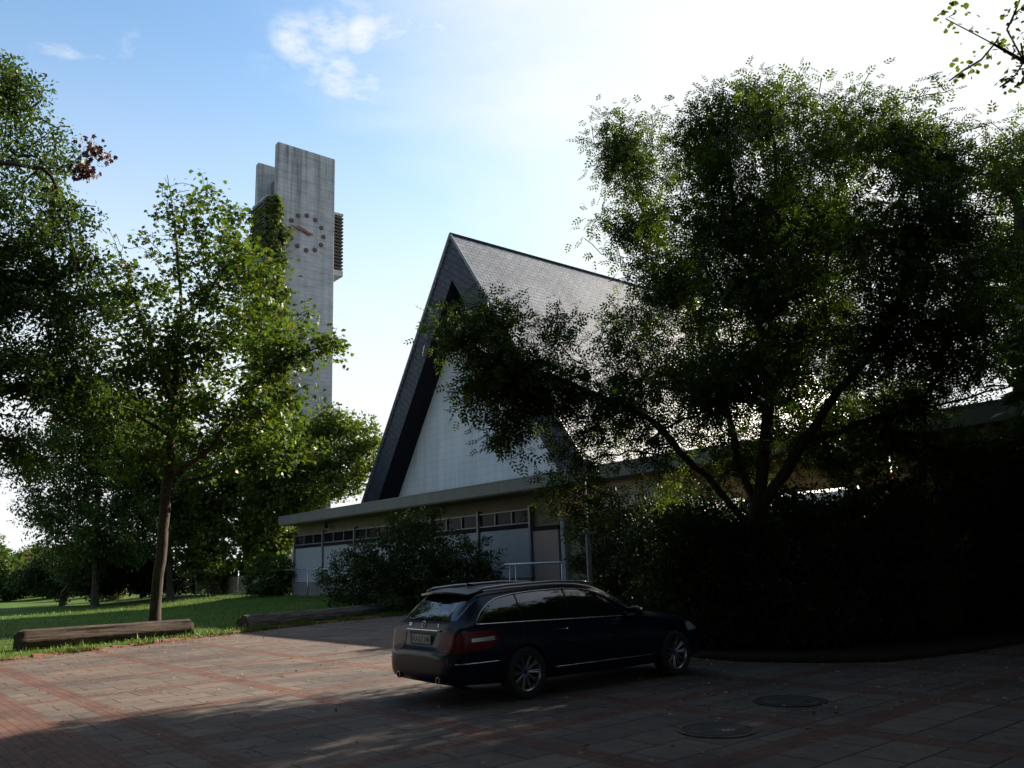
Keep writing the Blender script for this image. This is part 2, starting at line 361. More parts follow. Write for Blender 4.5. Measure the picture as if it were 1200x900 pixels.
# shrub bed with a low stone kerb
BED = [(2.75, 14.2), (3.3, 13.35), (4.2, 12.85), (5.3, 12.6), (6.8, 13.3), (8.5, 14.5), (11, 16.6), (15, 19.8), (12.0, 25.5), (6.5, 27.0), (1.5, 26.2), (.6, 24.0), (1.2, 20.0), (2.0, 16.5)]
sheet('planting_bed', [(x, y, .07) for x, y in BED], [tuple(range(len(BED)))], M['soil'])
b = MB(); pts = [np.array((x, y, .045)) for x, y in BED] ; b.tube(pts, .06, 8, closed=True)
tag(b.build('bed_kerb', M['soil'], smooth=True), kind='structure')
b = MB(); rk = random.Random(3)
for i in range(3, 9):
    A_ = np.array(EDGE[i], float); B_ = np.array(EDGE[min(i + 1, 9)], float); L = np.linalg.norm(B_ - A_)
    if L < .1: continue
    d_ = (B_ - A_) / L; n_ = np.array([-d_[1], d_[0]]); s_ = 0
    while s_ < L - .2:
        c_ = A_ + d_ * (s_ + .12); w_ = .055; off = rk.uniform(-.025, .025); h_ = .05 + rk.uniform(-.02, .025)
        q = [c_ + d_ * .115 + n_ * (w_ + off), c_ + d_ * .115 - n_ * (w_ - off), c_ - d_ * .115 - n_ * (w_ - off), c_ - d_ * .115 + n_ * (w_ + off)]
        b.hexa([(*p, -.02) for p in q] + [(*p, h_) for p in q]); s_ += .245
M['redbrick'] = simple('red edging brick', (.22, .08, .05), .85, var=.3, scale=6, bump=.3)
tag(b.build('lawn_edging', M['redbrick']), kind='structure')
# ------------------------------------------------------------------ foliage
def fmesh(name, tv, nper, P, X, N, Sz, mat, parent=None):
    """many leaves as one mesh; tv: template vertices, faces of nper consecutive vertices"""
    P = np.asarray(P, float); n = len(P); X = X / (np.linalg.norm(X, axis=1)[:, None] + 1e-9)
    N = N - (N * X).sum(1)[:, None] * X; N /= np.linalg.norm(N, axis=1)[:, None] + 1e-9; Y = np.cross(N, X)
    tv = np.asarray(tv, float); k = len(tv); Sz = np.asarray(Sz)[:, None, None]
    V = P[:, None, :] + Sz * (tv[None, :, 0:1] * X[:, None, :] + tv[None, :, 1:2] * Y[:, None, :] + tv[None, :, 2:3] * N[:, None, :])
    V = V.reshape(-1, 3); nl = len(V); nf = nl // nper
    me = bpy.data.meshes.new(name); me.vertices.add(nl); me.vertices.foreach_set('co', V.astype(np.float32).ravel())
    me.loops.add(nl); me.loops.foreach_set('vertex_index', np.arange(nl, dtype=np.int32))
    me.polygons.add(nf); me.polygons.foreach_set('loop_start', np.arange(0, nl, nper, dtype=np.int32))
    me.update(calc_edges=True); me.materials.append(mat); me.validate()
    o = bpy.data.objects.new(name, me); return link(o, parent)
LEAF = {
    'simple': ([(0, 0, 0), (.5, -.27, .05), (1, 0, -.05), (.5, .27, .05)], 4),
    'maple': ([(0, 0, 0), (.10, -.42, -.04), (.34, -.30, .03), (.52, -.55, -.06), (.62, -.2, .03), (1.0, 0, -.10), (.62, .2, .03), (.52, .55, -.06), (.34, .30, .03), (.10, .42, -.04)], 10),
    'fan': ([(0, 0, 0), (.55, -.45, .04), (.9, -.22, 0), (.9, .22, 0), (.55, .45, .04)], 5),
}
def pinnate():
    v = []
    for i in range(3):
        x = .26 + .26 * i
        for s_ in (-1, 1):
            a = R(58) * s_; L = .40; w = .085; dx, dy = math.cos(a), math.sin(a)
            z = -.10 * x * x
            v += [(x, 0, z), (x + .5 * L * dx - w * dy, .5 * L * dy + w * dx, z + .015), (x + L * dx, L * dy, z - .05), (x + .5 * L * dx + w * dy, .5 * L * dy - w * dx, z + .015)]
    v += [(.95, 0, -.09), (1.1, -.065, -.1), (1.3, 0, -.15), (1.1, .065, -.1)]
    return v
LEAF['pinnate'] = (pinnate(), 4)

def skeleton(limbs, pts, rng, step=.45, updraw=.25, sag=.12):
    pos = []; par = []
    def add(p, q): pos.append(np.asarray(p, float)); par.append(q); return len(pos) - 1
    for li, L in enumerate(limbs):
        L = [np.asarray(p, float) for p in L]
        if li == 0: cur = add(L[0], -1)
        else: cur = int(np.argmin(((np.array(pos) - L[0]) ** 2).sum(1)))
        for q in L[1:]:
            d = np.linalg.norm(q - pos[cur]); k = max(1, int(round(d / step))); st = pos[cur].copy()
            for i in range(1, k + 1):
                jit = rng.normal(0, .035 if li else .012, 3) * min(1.0, d) if i < k else 0
                cur = add(st + (q - st) * i / k + jit, cur)
    nlimb = len(pos)
    A = np.array(pos); pts = np.asarray(pts)
    d0 = np.array([np.sqrt(((A - p) ** 2).sum(1).min()) for p in pts]); order = np.argsort(d0)
    cap = 60000; buf = np.zeros((cap, 3)); buf[:len(A)] = A; cnt = len(A); tips = []
    for oi in order:
        p = pts[oi]; D = p - buf[:cnt]; d = np.sqrt((D ** 2).sum(1))
        cost = d + updraw * np.maximum(0, -D[:, 2]) * 1.2
        cost[:max(1, int(nlimb * .04))] += 2
        q = int(np.argmin(cost)); dd = d[q]; k = max(1, int(math.ceil(dd / step))); st = buf[q].copy(); cur = q
        for i in range(1, k + 1):
            f = i / k; mid = st + (p - st) * f; mid = mid + np.array([0, 0, sag * dd * math.sin(math.pi * f)])
            if i < k: mid = mid + rng.normal(0, .05 * min(1, dd), 3)
            cur = add(mid, cur); buf[cnt] = mid; cnt += 1
        tips.append(cur)
    return np.array(pos), np.array(par), tips
def wood(pos, par, rtrunk, rmin=.009, power=.5, flare=True, n_thick=10):
    n = len(pos); load = np.zeros(n); kids = [[] for _ in range(n)]
    for i in range(n):
        if par[i] >= 0: kids[par[i]].append(i)
    for i in range(n - 1, -1, -1):
        if not kids[i]: load[i] = 1
        if par[i] >= 0: load[par[i]] += load[i]
    rad = np.maximum(rmin, rtrunk * (load / load[0]) ** power)
    b = MB(); stack = [(0, None)]
    while stack:
        i, frm = stack.pop(); ch = [] if frm is None else [frm]; cur = i
        while True:
            ch.append(cur)
            if not kids[cur]: break
            ks = sorted(kids[cur], key=lambda q: -load[q])
            for q in ks[1:]: stack.append((q, cur))
            cur = ks[0]
        P = pos[ch]; r = rad[ch].copy()
        if frm is not None: r[0] = min(rad[frm] * .9, r[1] * 1.15)
        elif flare and len(r) > 2: r[0] *= 1.45; r[1] *= 1.12
        if len(P) < 2: continue
        mx = r.max(); b.tube(P, r, n_thick if mx > .08 else (6 if mx > .03 else 4), cap=False)
    return b
def leaves_at(pos, par, tips, rng, per, spread, size, drop=.25, back=3, thin=None, outward=None):
    P = []; D = []
    for t in tips:
        k = max(1, int(rng.poisson(per)))
        if thin is not None and rng.random() < thin(pos[t]): k = int(k * .12)
        chain = [t]; c = t
        for _ in range(back):
            if par[c] < 0: break
            c = par[c]; chain.append(c)
        idx = rng.choice(chain, k, p=np.array([2.0] + [1.0] * (len(chain) - 1)) / (len(chain) + 1))
        dirs = rng.normal(0, 1, (k, 3)); dirs /= np.linalg.norm(dirs, axis=1)[:, None]
        P.append(pos[idx] + dirs * (spread * rng.random(k) ** .6)[:, None] * np.array([1, 1, .7])); dd = dirs * .8 + rng.normal(0, .5, (k, 3)); dd[:, 2] -= drop; D.append(dd)
    P = np.concatenate(P); D = np.concatenate(D); n = len(P)
    Nn = rng.normal(0, .55, (n, 3)); Nn[:, 2] += 1.0
    return P, D, Nn, size * rng.uniform(.65, 1.25, n)
def blob_pts(blobs, n, rng, bias=.42, zmin=None):
    vol = np.array([np.prod(r) * w for c, r, w in blobs]) ** .8; cnt = np.maximum(1, (n * vol / vol.sum()).astype(int)); out = []
    for (c, r, w), k in zip(blobs, cnt):
        d = rng.normal(0, 1, (k, 3)); d /= np.linalg.norm(d, axis=1)[:, None]
        out.append(np.asarray(c) + d * (rng.random(k) ** bias)[:, None] * np.asarray(r))
    P = np.concatenate(out)
    if zmin is not None: P = P[P[:, 2] > zmin]
    return P
def pb(x, y, Y, rx, ry=None, w=1.0, dz=1.0):          # a crown lobe given by where it stands in the picture and its distance
    s_ = Y / F; ry = ry or rx; return (at(x, y, Y), (rx * s_, rx * s_ * dz, ry * s_), w)
def tree(name, label, limbs, blobs, ntips, leaf, per, size, mat, bark, rtrunk, seed, spread=.4, group=None, thin=None, step=.45, zmin=None, back=3, drop=.25, bias=.42, part='crown', cat='tree'):
    rng = np.random.default_rng(seed); base = np.asarray(limbs[0][0], float)
    root = empty(name, label, cat, base, 0, group)
    pos, par, tips = skeleton(limbs, blob_pts(blobs, ntips, rng, bias, zmin), rng, step)
    pos = pos - base
    wood(pos, par, rtrunk).build('trunk' if cat == 'tree' else 'stem', bark, root, smooth=True)
    th = None if thin is None else (lambda p: thin(p + base))
    P, D, N, Z = leaves_at(pos, par, tips, rng, per, spread, size, drop, back, th)
    tv, k = LEAF[leaf]; fmesh(part, tv, k, P, D, N, Z, mat, root)
    return root
def px(L, Y0):                        # limb polyline from picture points; third value = distance offset
    return [at(p[0], p[1], Y0 + (p[2] if len(p) > 2 else 0)) for p in L]

# --- the maple on the lawn behind the log
Y1 = 24.8
g1 = gnd(180, 742, .03); Y1 = float(g1[1])
tree('maple_tree', 'slender maple with open crown and bare top twigs, standing behind the left log', [
    [g1] + px([(184, 690), (190, 640), (194, 580), (200, 530), (206, 450, .1), (212, 350, .2), (205, 260, .3), (196, 205, .3)], Y1),
    px([(197, 556), (250, 522, -.6), (288, 462, -1.2), (325, 425, -1.6), (370, 408, -1.8), (405, 402, -2)], Y1),
    px([(204, 480), (172, 390, .6), (150, 320, .9), (128, 270, 1.0)], Y1),
    px([(200, 520), (150, 480, -.8), (100, 462, -1.4), (62, 440, -1.8)], Y1),
    px([(211, 380), (252, 330, -.8), (285, 285, -1.3), (300, 262, -1.5)], Y1),
    px([(209, 420), (262, 400, 1.2), (310, 350, 1.8)], Y1),
    px([(196, 570), (240, 560, 1.3), (300, 535, 2.3)], Y1),
], [pb(245, 290, Y1, 72, 75), pb(165, 320, Y1 + .5, 62, 60), pb(215, 235, Y1, 50, 42, .7), pb(290, 330, Y1 - 1, 60, 60), pb(340, 405, Y1 - 1.5, 62, 45, 1.1), pb(392, 410, Y1 - 2, 26, 22, 1.5), pb(150, 420, Y1 - .5, 85, 70),
    pb(230, 400, Y1, 85, 70), pb(300, 470, Y1 - .5, 75, 50, 1.1), pb(235, 480, Y1 + .5, 90, 55), pb(330, 520, Y1 + 1.8, 50, 40), pb(110, 470, Y1 - 1.2, 60, 45), pb(310, 380, Y1 + 1.5, 60, 50, .8), pb(120, 350, Y1 + .8, 50, 50, .8), pb(270, 530, Y1 + 1, 50, 34, .8), pb(160, 530, Y1 - 1, 60, 34, .8)],
    1150, 'maple', 21, .155, M['maple'], M['bark'], .155, 11, spread=.42, thin=lambda p: .62 if (p[2] > 11.0 and p[0] < -9.3) else .06)
# --- big dark tree leaning in from the left, its trunk out of the picture
Y2 = 21.0
tree('broadleaf_tree', 'tall dense dark green tree leaning into the picture at its left edge', [
    [np.array([-18.5, 20.5, 0])] + [np.array([-18.4, 20.6, 3.0]), np.array([-18.2, 20.8, 6.0]), np.array([-17.4, 21, 9])],
    [np.array([-18.3, 20.6, 5.0])] + px([(-60, 360), (0, 330), (60, 330), (110, 310)], Y2),
    [np.array([-17.6, 20.9, 8.4])] + px([(-80, 215), (0, 191, -.5), (50, 197, -.9), (80, 196, -1.0), (98, 178, -1), (118, 172, -1.1)], Y2),
    [np.array([-18.4, 20.6, 4])] + px([(-70, 480), (10, 455), (70, 445), (130, 450)], Y2),
    [np.array([-17.6, 20.9, 8.2])] + px([(-40, 140), (20, 100)], Y2),
], [pb(10, 108, Y2, 55, 50), pb(-20, 95, Y2, 50, 40), pb(-40, 170, Y2, 90, 80), pb(52, 180, Y2 + 1, 45, 45), pb(72, 250, Y2 + .6, 50, 45, 1.0), pb(10, 280, Y2, 90, 70), pb(75, 330, Y2, 62, 60), pb(10, 390, Y2, 90, 80), pb(95, 395, Y2, 50, 40, .9),
    pb(40, 460, Y2, 100, 50), pb(-60, 330, Y2, 120, 120), pb(110, 470, Y2 + .8, 50, 34), pb(20, 530, Y2 + 1, 60, 40, .8), pb(-70, 520, Y2, 70, 60)],
    1400, 'simple', 48, .135, M['oak'], M['bark_dark'], .34, 12, spread=.42, thin=lambda p: .05)
def spray(name, label, c, r, n, leaf, size, mat, cat, seed, group=None):
    rng = np.random.default_rng(seed)
    P = blob_pts([(np.zeros(3), r, 1)], n, rng, .5); D = rng.normal(0, 1, P.shape); D[:, 2] -= .9; N = rng.normal(0, 1, P.shape)
    tv, k = LEAF[leaf]; o = fmesh(name, tv, k, P, D, N, size * rng.uniform(.6, 1.2, len(P)), mat); o.location = tuple(c); tag(o, label, cat, group); return o
dt = bpy.data.objects['broadleaf_tree']; rng = np.random.default_rng(5); base = np.array(dt.location)
for (x, y, rr) in [(112, 178, 26), (98, 200, 18)]:
    P = blob_pts([pb(x, y, Y2 - 1.05, rr, rr * .8)], 95, rng, .6) - base; D = rng.normal(0, 1, P.shape); D[:, 2] -= 1
    fmesh('dead_leaves', *LEAF['maple'], P, D, rng.normal(0, 1, P.shape), .15 * rng.uniform(.6, 1.2, len(P)), M['dead'], dt)
# --- darker trees behind the lawn
bt = [
    ('dark_tree', 'dark tree with low spreading crown behind the lawn, left of the maple trunk', 52, (112, 700), [(112, 700), (113, 620), (116, 560), (110, 510)], [(140, 560), (160, 520)], [(70, 545, 60, 45), (120, 510, 60, 45), (150, 560, 55, 50), (60, 600, 42, 38), (110, 620, 60, 40), (165, 620, 40, 45), (95, 660, 40, 28)], M['oak'], 'simple', 1100, 50, .21, 21),
    ('lime_tree', 'sunlit bright green tree rising over the bar fence', 56, (255, 702), [(255, 702), (252, 650), (250, 600)], [(265, 590), (280, 560)], [(235, 590, 48, 40), (262, 625, 34, 34), (225, 640, 36, 30), (270, 575, 26, 30), (205, 600, 36, 40), (240, 660, 34, 20)], M['bright'], 'maple', 700, 30, .23, 22),
    ('hornbeam_tree', 'rounded sunlit tree beside the left foot of the church gable', 59, (345, 694), [(345, 694), (350, 640), (356, 590), (365, 550)], [(395, 545), (425, 520)], [(422, 515, 27, 34), (395, 548, 36, 32), (360, 530, 38, 38), (405, 500, 22, 20), (332, 555, 36, 36), (385, 572, 40, 20), (310, 590, 34, 34), (300, 540, 34, 34), (345, 590, 34, 18), (330, 500, 34, 28), (380, 500, 34, 26), (435, 545, 26, 34), (300, 640, 30, 34), (325, 625, 24, 34)], M['bright'], 'maple', 1000, 30, .24, 23),
    ('elm_tree', 'shaded dark tree in the gap between the maple and the tower', 54, (200, 700), [(200, 700), (196, 600), (190, 520)], [(170, 480), (160, 450)], [(185, 520, 55, 45), (215, 560, 45, 40), (150, 500, 50, 50), (170, 580, 40, 40), (280, 520, 40, 40)], M['oak'], 'simple', 800, 46, .22, 24),
    ('distant_tree', 'small hazy tree at the far left end of the lawn', 95, (20, 690), [(20, 690), (20, 670)], [(30, 660)], [(40, 655, 26, 20), (10, 668, 26, 18), (62, 668, 22, 20), (-25, 650, 30, 32)], M['bright'], 'simple', 260, 40, .40, 25),
    ('maple_sapling', 'young dark tree at the far left edge where the lawn ends', 80, (8, 692), [(8, 692), (8, 670)], [(14, 660)], [(5, 672, 30, 22), (36, 678, 32, 16), (-20, 660, 30, 30), (66, 680, 30, 16), (15, 688, 34, 10), (90, 685, 34, 14)], M['oak'], 'simple', 700, 50, .34, 27),
    ('yew_tree', 'low black-green conifer under the dark tree at the lawn edge', 58, (75, 695), [(75, 695), (76, 670)], [(80, 650)], [(75, 665, 34, 22), (45, 672, 22, 16), (150, 660, 45, 30), (110, 680, 34, 15), (185, 675, 30, 20)], M['hedge'], 'simple', 700, 60, .24, 26),
]
for name, lab, Y, base, tr, br, bl, mat, lf, nt_, per, sz, sd_ in bt:
    z0 = rise(float(at(base[0], base[1], Y) @ E1)); p0 = at(base[0], base[1], Y); p0[2] = z0
    tree(name, lab, [[p0] + px(tr[1:], Y), px([tr[-1]] + br, Y)], [pb(x, y, Y + random.uniform(-1.5, 1.5), rx, ry) for x, y, rx, ry in bl], nt_, lf, per, sz, mat, M['bark_dark'], .2, sd_, spread=.62, step=.7)
# --- the great ash on the shrub bed
YA = 15.6
ga = np.array([*(at(888, 745, YA)[:2]), .05])
tree('ash_tree', 'huge dark many-limbed tree with feathery leaves growing from the shrub bed', [
    [ga] + px([(887, 690), (887, 640), (889, 600), (900, 480, .2), (899, 380, .4), (912, 250, .5), (905, 130, .4)], YA),
    px([(886, 640), (855, 590, -.4), (812, 545, -.9), (760, 490, -1.3), (715, 470, -1.5), (680, 455, -1.6), (640, 440, -1.7), (600, 430, -1.8), (550, 405, -2)], YA),
    px([(889, 605), (872, 560, .3), (852, 480, .8), (832, 400, 1.2), (792, 320, 1.6), (745, 230, 1.8)], YA),
    px([(889, 600), (920, 555, -.2), (955, 500, -.5), (1000, 440, -.8), (1055, 350, -1.2), (1085, 250, -1.2), (1070, 180, -1)], YA),
    px([(945, 515, -.4), (1025, 490, 0), (1110, 472, .3), (1195, 448, .5)], YA),
    px([(856, 495, .7), (812, 440, 1.4), (800, 380, 1.8)], YA),
    px([(902, 430, .3), (955, 350, 1.2), (985, 250, 1.6), (975, 160, 1.8)], YA),
    px([(899, 380, .4), (865, 280, -.8), (850, 180, -1.2)], YA),
], [pb(745, 175, YA + 1.2, 62, 62), pb(715, 165, YA + 1.4, 30, 60, .9), pb(735, 270, YA + .8, 55, 60), pb(830, 150, YA - .5, 70, 62), pb(880, 120, YA, 55, 45), pb(905, 105, YA + .4, 24, 40, .9), pb(965, 160, YA + .8, 85, 55), pb(1050, 155, YA - .5, 70, 55), pb(1110, 190, YA - .3, 70, 62),
    pb(850, 250, YA - 1, 95, 75), pb(960, 260, YA + 1.3, 95, 75), pb(1060, 270, YA - 1.2, 95, 75), pb(780, 340, YA + .8, 75, 62), pb(890, 340, YA - .8, 75, 50, .7), pb(1130, 320, YA, 75, 80), pb(1030, 380, YA - .5, 85, 60, .8), pb(1140, 410, YA + .3, 80, 45, .5),
    pb(565, 385, YA - 2, 52, 38, 1.90), pb(520, 395, YA - 2.1, 22, 26, 2.66), pb(590, 360, YA - 1.9, 34, 22, 2.28), pb(610, 440, YA - 1.7, 62, 50, 1.90), pb(560, 460, YA - 2, 40, 38, 1.90), pb(590, 510, YA - 1.9, 34, 36, 1.90), pb(655, 470, YA - 1.2, 60, 55, 1.90), pb(655, 385, YA - 1.4, 34, 30, 1.52),
    pb(720, 400, YA - .6, 40, 45), pb(690, 545, YA - 1.6, 45, 30, .9), pb(655, 585, YA - 1.9, 34, 34, 1.0), pb(700, 600, YA - 1.9, 34, 22, 1.0), pb(760, 520, YA - 1.2, 50, 36, .8), pb(840, 520, YA + 1, 50, 40, .5), pb(1050, 470, YA + .3, 60, 30, .7), pb(1000, 540, YA + .6, 40, 26, .6),
    pb(790, 430, YA + 1.2, 60, 45, .9), pb(850, 445, YA - .9, 60, 50, .9), pb(940, 430, YA + 1.2, 60, 50, .8), pb(960, 500, YA + .9, 50, 40, .5), pb(890, 540, YA + 1.2, 50, 34, .5), pb(1090, 535, YA + .4, 70, 24, .5), pb(1170, 565, YA + 1.0, 50, 24, .6), pb(740, 460, YA - .3, 50, 40, .6), pb(800, 570, YA + .6, 40, 26, .6), pb(1110, 400, YA - 1, 80, 60, 1), pb(1060, 530, YA + .4, 60, 26, 1.1), pb(1130, 545, YA + .6, 60, 30, 1.1), pb(1200, 540, YA + .3, 50, 40, 1.1), pb(720, 500, YA + .8, 45, 34, .7), pb(950, 505, YA + 2.3, 55, 32, 1), pb(1010, 490, YA + 2.6, 60, 40, 1), pb(1060, 480, YA + 3, 60, 40, .4), pb(935, 310, YA, 250, 230, .36), pb(870, 430, YA, 170, 110, .35), pb(1005, 535, YA + 2, 45, 24, 1.2), pb(960, 545, YA + 1.6, 40, 16, .8)],
    3700, 'pinnate', 14, .215, M['ash'], M['bark_dark'], .185, 31, spread=.34, step=.4, back=4, drop=.3, bias=.52)
# --- lighter tree at the right edge and the near ginkgo whose twigs hang into the corner
YR = 20
p0 = np.array([13.2, 19.5, 0.0])
tree('acacia_tree', 'lighter green tree at the right edge beyond the great dark one', [
    [p0, p0 + [0, 0, 3], p0 + [-.2, 0, 6], p0 + [-.4, .2, 9.5]], [p0 + [-.1, 0, 5]] + px([(1190, 330), (1160, 280)], YR), [p0 + [-.2, 0, 6.5]] + px([(1190, 230), (1165, 190)], YR)],
    [pb(1190, 200, YR, 62, 55), pb(1180, 300, YR, 62, 62), pb(1260, 180, YR, 90, 90), pb(1270, 330, YR, 110, 120), pb(1190, 400, YR, 50, 55)], 420, 'pinnate', 15, .32, M['bright'], M['bark_dark'], .22, 33, spread=.45)
p0 = np.array([9.0, 6.5, 0.0]); YG = 8.6
tree('ginkgo_tree', 'near tree whose small-leaved twigs hang into the top right corner', [
    [p0, p0 + [0, 0, 3], p0 + [.1, 0, 5], p0 + [.1, .1, 8]],
    [p0 + [.1, 0, 4.8]] + px([(1330, 120), (1200, 72), (1165, 52), (1135, 36), (1108, 22)], YG),
    px([(1165, 52), (1150, 70), (1130, 82), (1112, 95)], YG), px([(1200, 72), (1190, 88), (1172, 102)], YG), px([(1200, 72), (1180, 35), (1195, 0)], YG)],
    [pb(1118, 28, YG, 20, 14, 6), pb(1150, 48, YG, 22, 12, 6), pb(1190, 62, YG, 16, 14, 6), pb(1125, 84, YG, 16, 7, 4), pb(1180, 98, YG, 12, 8, 5), pb(1185, 22, YG, 16, 20, 3), (p0 + [3.6, -1.4, 8.6], (3.4, 3.4, 3.4), 1.0), (p0 + [.6, -2.5, 7.0], (3.0, 3.0, 2.4), 1), (p0 + [3.6, 1.2, 6.0], (2.8, 2.8, 2.4), 1)],
    900, 'fan', 46, .066, M['bright'], M['bark_dark'], .16, 34, spread=.2, step=.3, thin=lambda p: .1)
# unseen trees added round the viewpoint to shade near paving and darken car reflections
SHADE_TREES = [((-8, -5), (-9, 1, 15), (8, 8, 4.5), 'added shade tree with round crown behind the viewpoint, on the lawn side'), ((3.5, -2.6), (1.5, 2.2, 15.8), (8.5, 7.6, 4), 'tallest added shade tree, spreading over the viewpoint'), ((14, -3), (14, 2, 14.5), (6.5, 7, 4.5), 'added shade tree behind the viewpoint, on the ginkgo side'),
      ((-17, 2), (-19, 4, 11), (5.5, 6, 5), 'smallest added shade tree, left beside the viewpoint'), ((19, 6), (19, 7, 10), (6.5, 6.5, 6.5), 'unseen shade tree to the right beyond the picture edge'), ((16.6, 12.2), (16.6, 12.2, 8.6), (4.9, 4.9, 5), 'unseen shade tree between the ginkgo and the acacia, outside the picture'), ((-2, -12), (-1, -9, 13), (9, 7, 6), 'farthest of the added shade trees behind the viewpoint'), ((-18, -10), (-17, -9, 12), (8, 7, 7), 'added shade tree far behind on the lawn side'), ((-22, 9), (-22, 9, 8), (5, 5, 7.5), 'low-crowned added tree left of the lawn, outside the picture'), ((-29, 15), (-29, 15, 9), (6, 6, 8.5), 'broad added tree left of the lawn, far outside the picture'), ((-27, 2), (-27, 2, 9), (6, 6, 8.5), 'low-crowned added tree on the lawn, level with the viewpoint'), ((12.4, 14.9), (12.4, 14.9, 4.3), (2.2, 2.2, 2.4), 'small round tree added as sun blocker between the great tree and the ginkgo'), ((23, 16), (23, 17, 9), (6, 6, 6.5), 'unseen shade tree right of the acacia, well outside the picture'), ((13, -13), (13, -12, 12), (8, 7, 7), 'added shade tree behind the ginkgo, far from the hall')]
for i, ((x, y), cc, rr, lab) in enumerate(SHADE_TREES):
    p0 = np.array([x, y, 0.0]); cc = np.array(cc, float); rr = np.array(rr, float); m_ = (p0 + cc * [1, 1, 0]) / 2 + [0, 0, cc[2] * .45]
    tree('unseen_shade_tree', lab, [[p0, p0 + [0, 0, 2.5], m_, cc - [0, 0, rr[2] * .4], cc + [0, 0, rr[2] * .6]]], [(cc, rr, 1)], 640, 'simple', 60, .50, M['oak'], M['bark_dark'], .28, 50 + i, spread=1.0, step=1.1, group='unseen trees added for shade', bias=.5)

# unseen evergreen hedge, added to block low sky light and darken car reflections
rng = np.random.default_rng(77); HL = [(-34, -4), (-24, -17), (26, -18), (33, 4), (30, 20)]
for (a_, c_), lab in zip(zip(HL[:-1], HL[1:]), ['tall evergreen hedge added to block sky light on the lawn side', 'longest added tall evergreen hedge, behind the viewpoint', 'added tall evergreen hedge to the right of the viewpoint', 'added tall evergreen hedge right of the hall canopy']):
    A_ = np.array([*a_, 0.0]); d_ = np.array([*c_, 0.0]) - A_; L = np.linalg.norm(d_); d_ /= L; n_ = np.array([-d_[1], d_[0], 0]); k = int(L * 700)
    P = d_ * (rng.random(k) * L)[:, None] + n_ * rng.normal(0, .5, k)[:, None] + np.array([0, 0, 1.0]) * (rng.random(k) * (7.5 + rng.normal(0, .35, k)))[:, None]
    root = empty('sky_blocking_hedge', lab, 'hedge', A_); D = rng.normal(0, 1, P.shape); D[:, 2] += .6
    fmesh('foliage', *LEAF['simple'], P, D, rng.normal(0, 1, P.shape), .5 * rng.uniform(.6, 1.2, k), M['hedge'], root)
    b = MB(); s_ = .5
    while s_ < L: b.tube([d_ * s_, d_ * s_ + np.array([0, 0, 6.5])], [.09, .02], 5, cap=False); s_ += 1.5
    b.build('stem', M['bark_dark'], root)

# --- shrubs
def shrub(name, label, c, r, n, leaf, size, mat, seed, group=None, blobs=None, nst=9, per=34, spread=.22, lean=.0):
    rng = np.random.default_rng(seed); c = np.asarray(c, float); root = empty(name, label, 'shrub', c, 0, group)
    B = (blobs or [(np.array([0, 0, r[2]]), (r[0], r[1], r[2]), 1)]) + [(np.array([0, 0, .38]), (r[0] * .95, r[1] * .95, .42), 1)]
    pts = blob_pts(B, n, rng, .36); pts = pts[pts[:, 2] > .05]
    limbs = []
    first = [np.array([0, 0, 0.0]), np.array([0, 0, r[2] * .35])]; limbs.append(first)
    for k in range(nst):
        a = 2 * math.pi * k / nst + rng.uniform(-.3, .3); q = np.array([math.cos(a) * r[0] * .55, math.sin(a) * r[1] * .55, r[2] * rng.uniform(.7, 1.3)])
        limbs.append([np.array([math.cos(a) * .1, math.sin(a) * .1, .02]), q * .5 * [1, 1, 1.2], q])
    pos, par, tips = skeleton(limbs, pts, rng, .3, .1, .05)
    wood(pos, par, .035, .004, .4, flare=False, n_thick=6).build('stem', M['bark_dark'], root, smooth=True)
    P, D, N, Z = leaves_at(pos, par, tips, rng, per, spread, size, .0, 2); D[:, 2] += .3
    keep = P[:, 2] > .01; tv, k = LEAF[leaf]; fmesh('foliage', tv, k, P[keep], D[keep], N[keep] + rng.normal(0, .6, (keep.sum(), 3)), Z[keep], mat, root)
    return root
def gb(x, y, z=0.0): p = gnd(x, y, z); return p
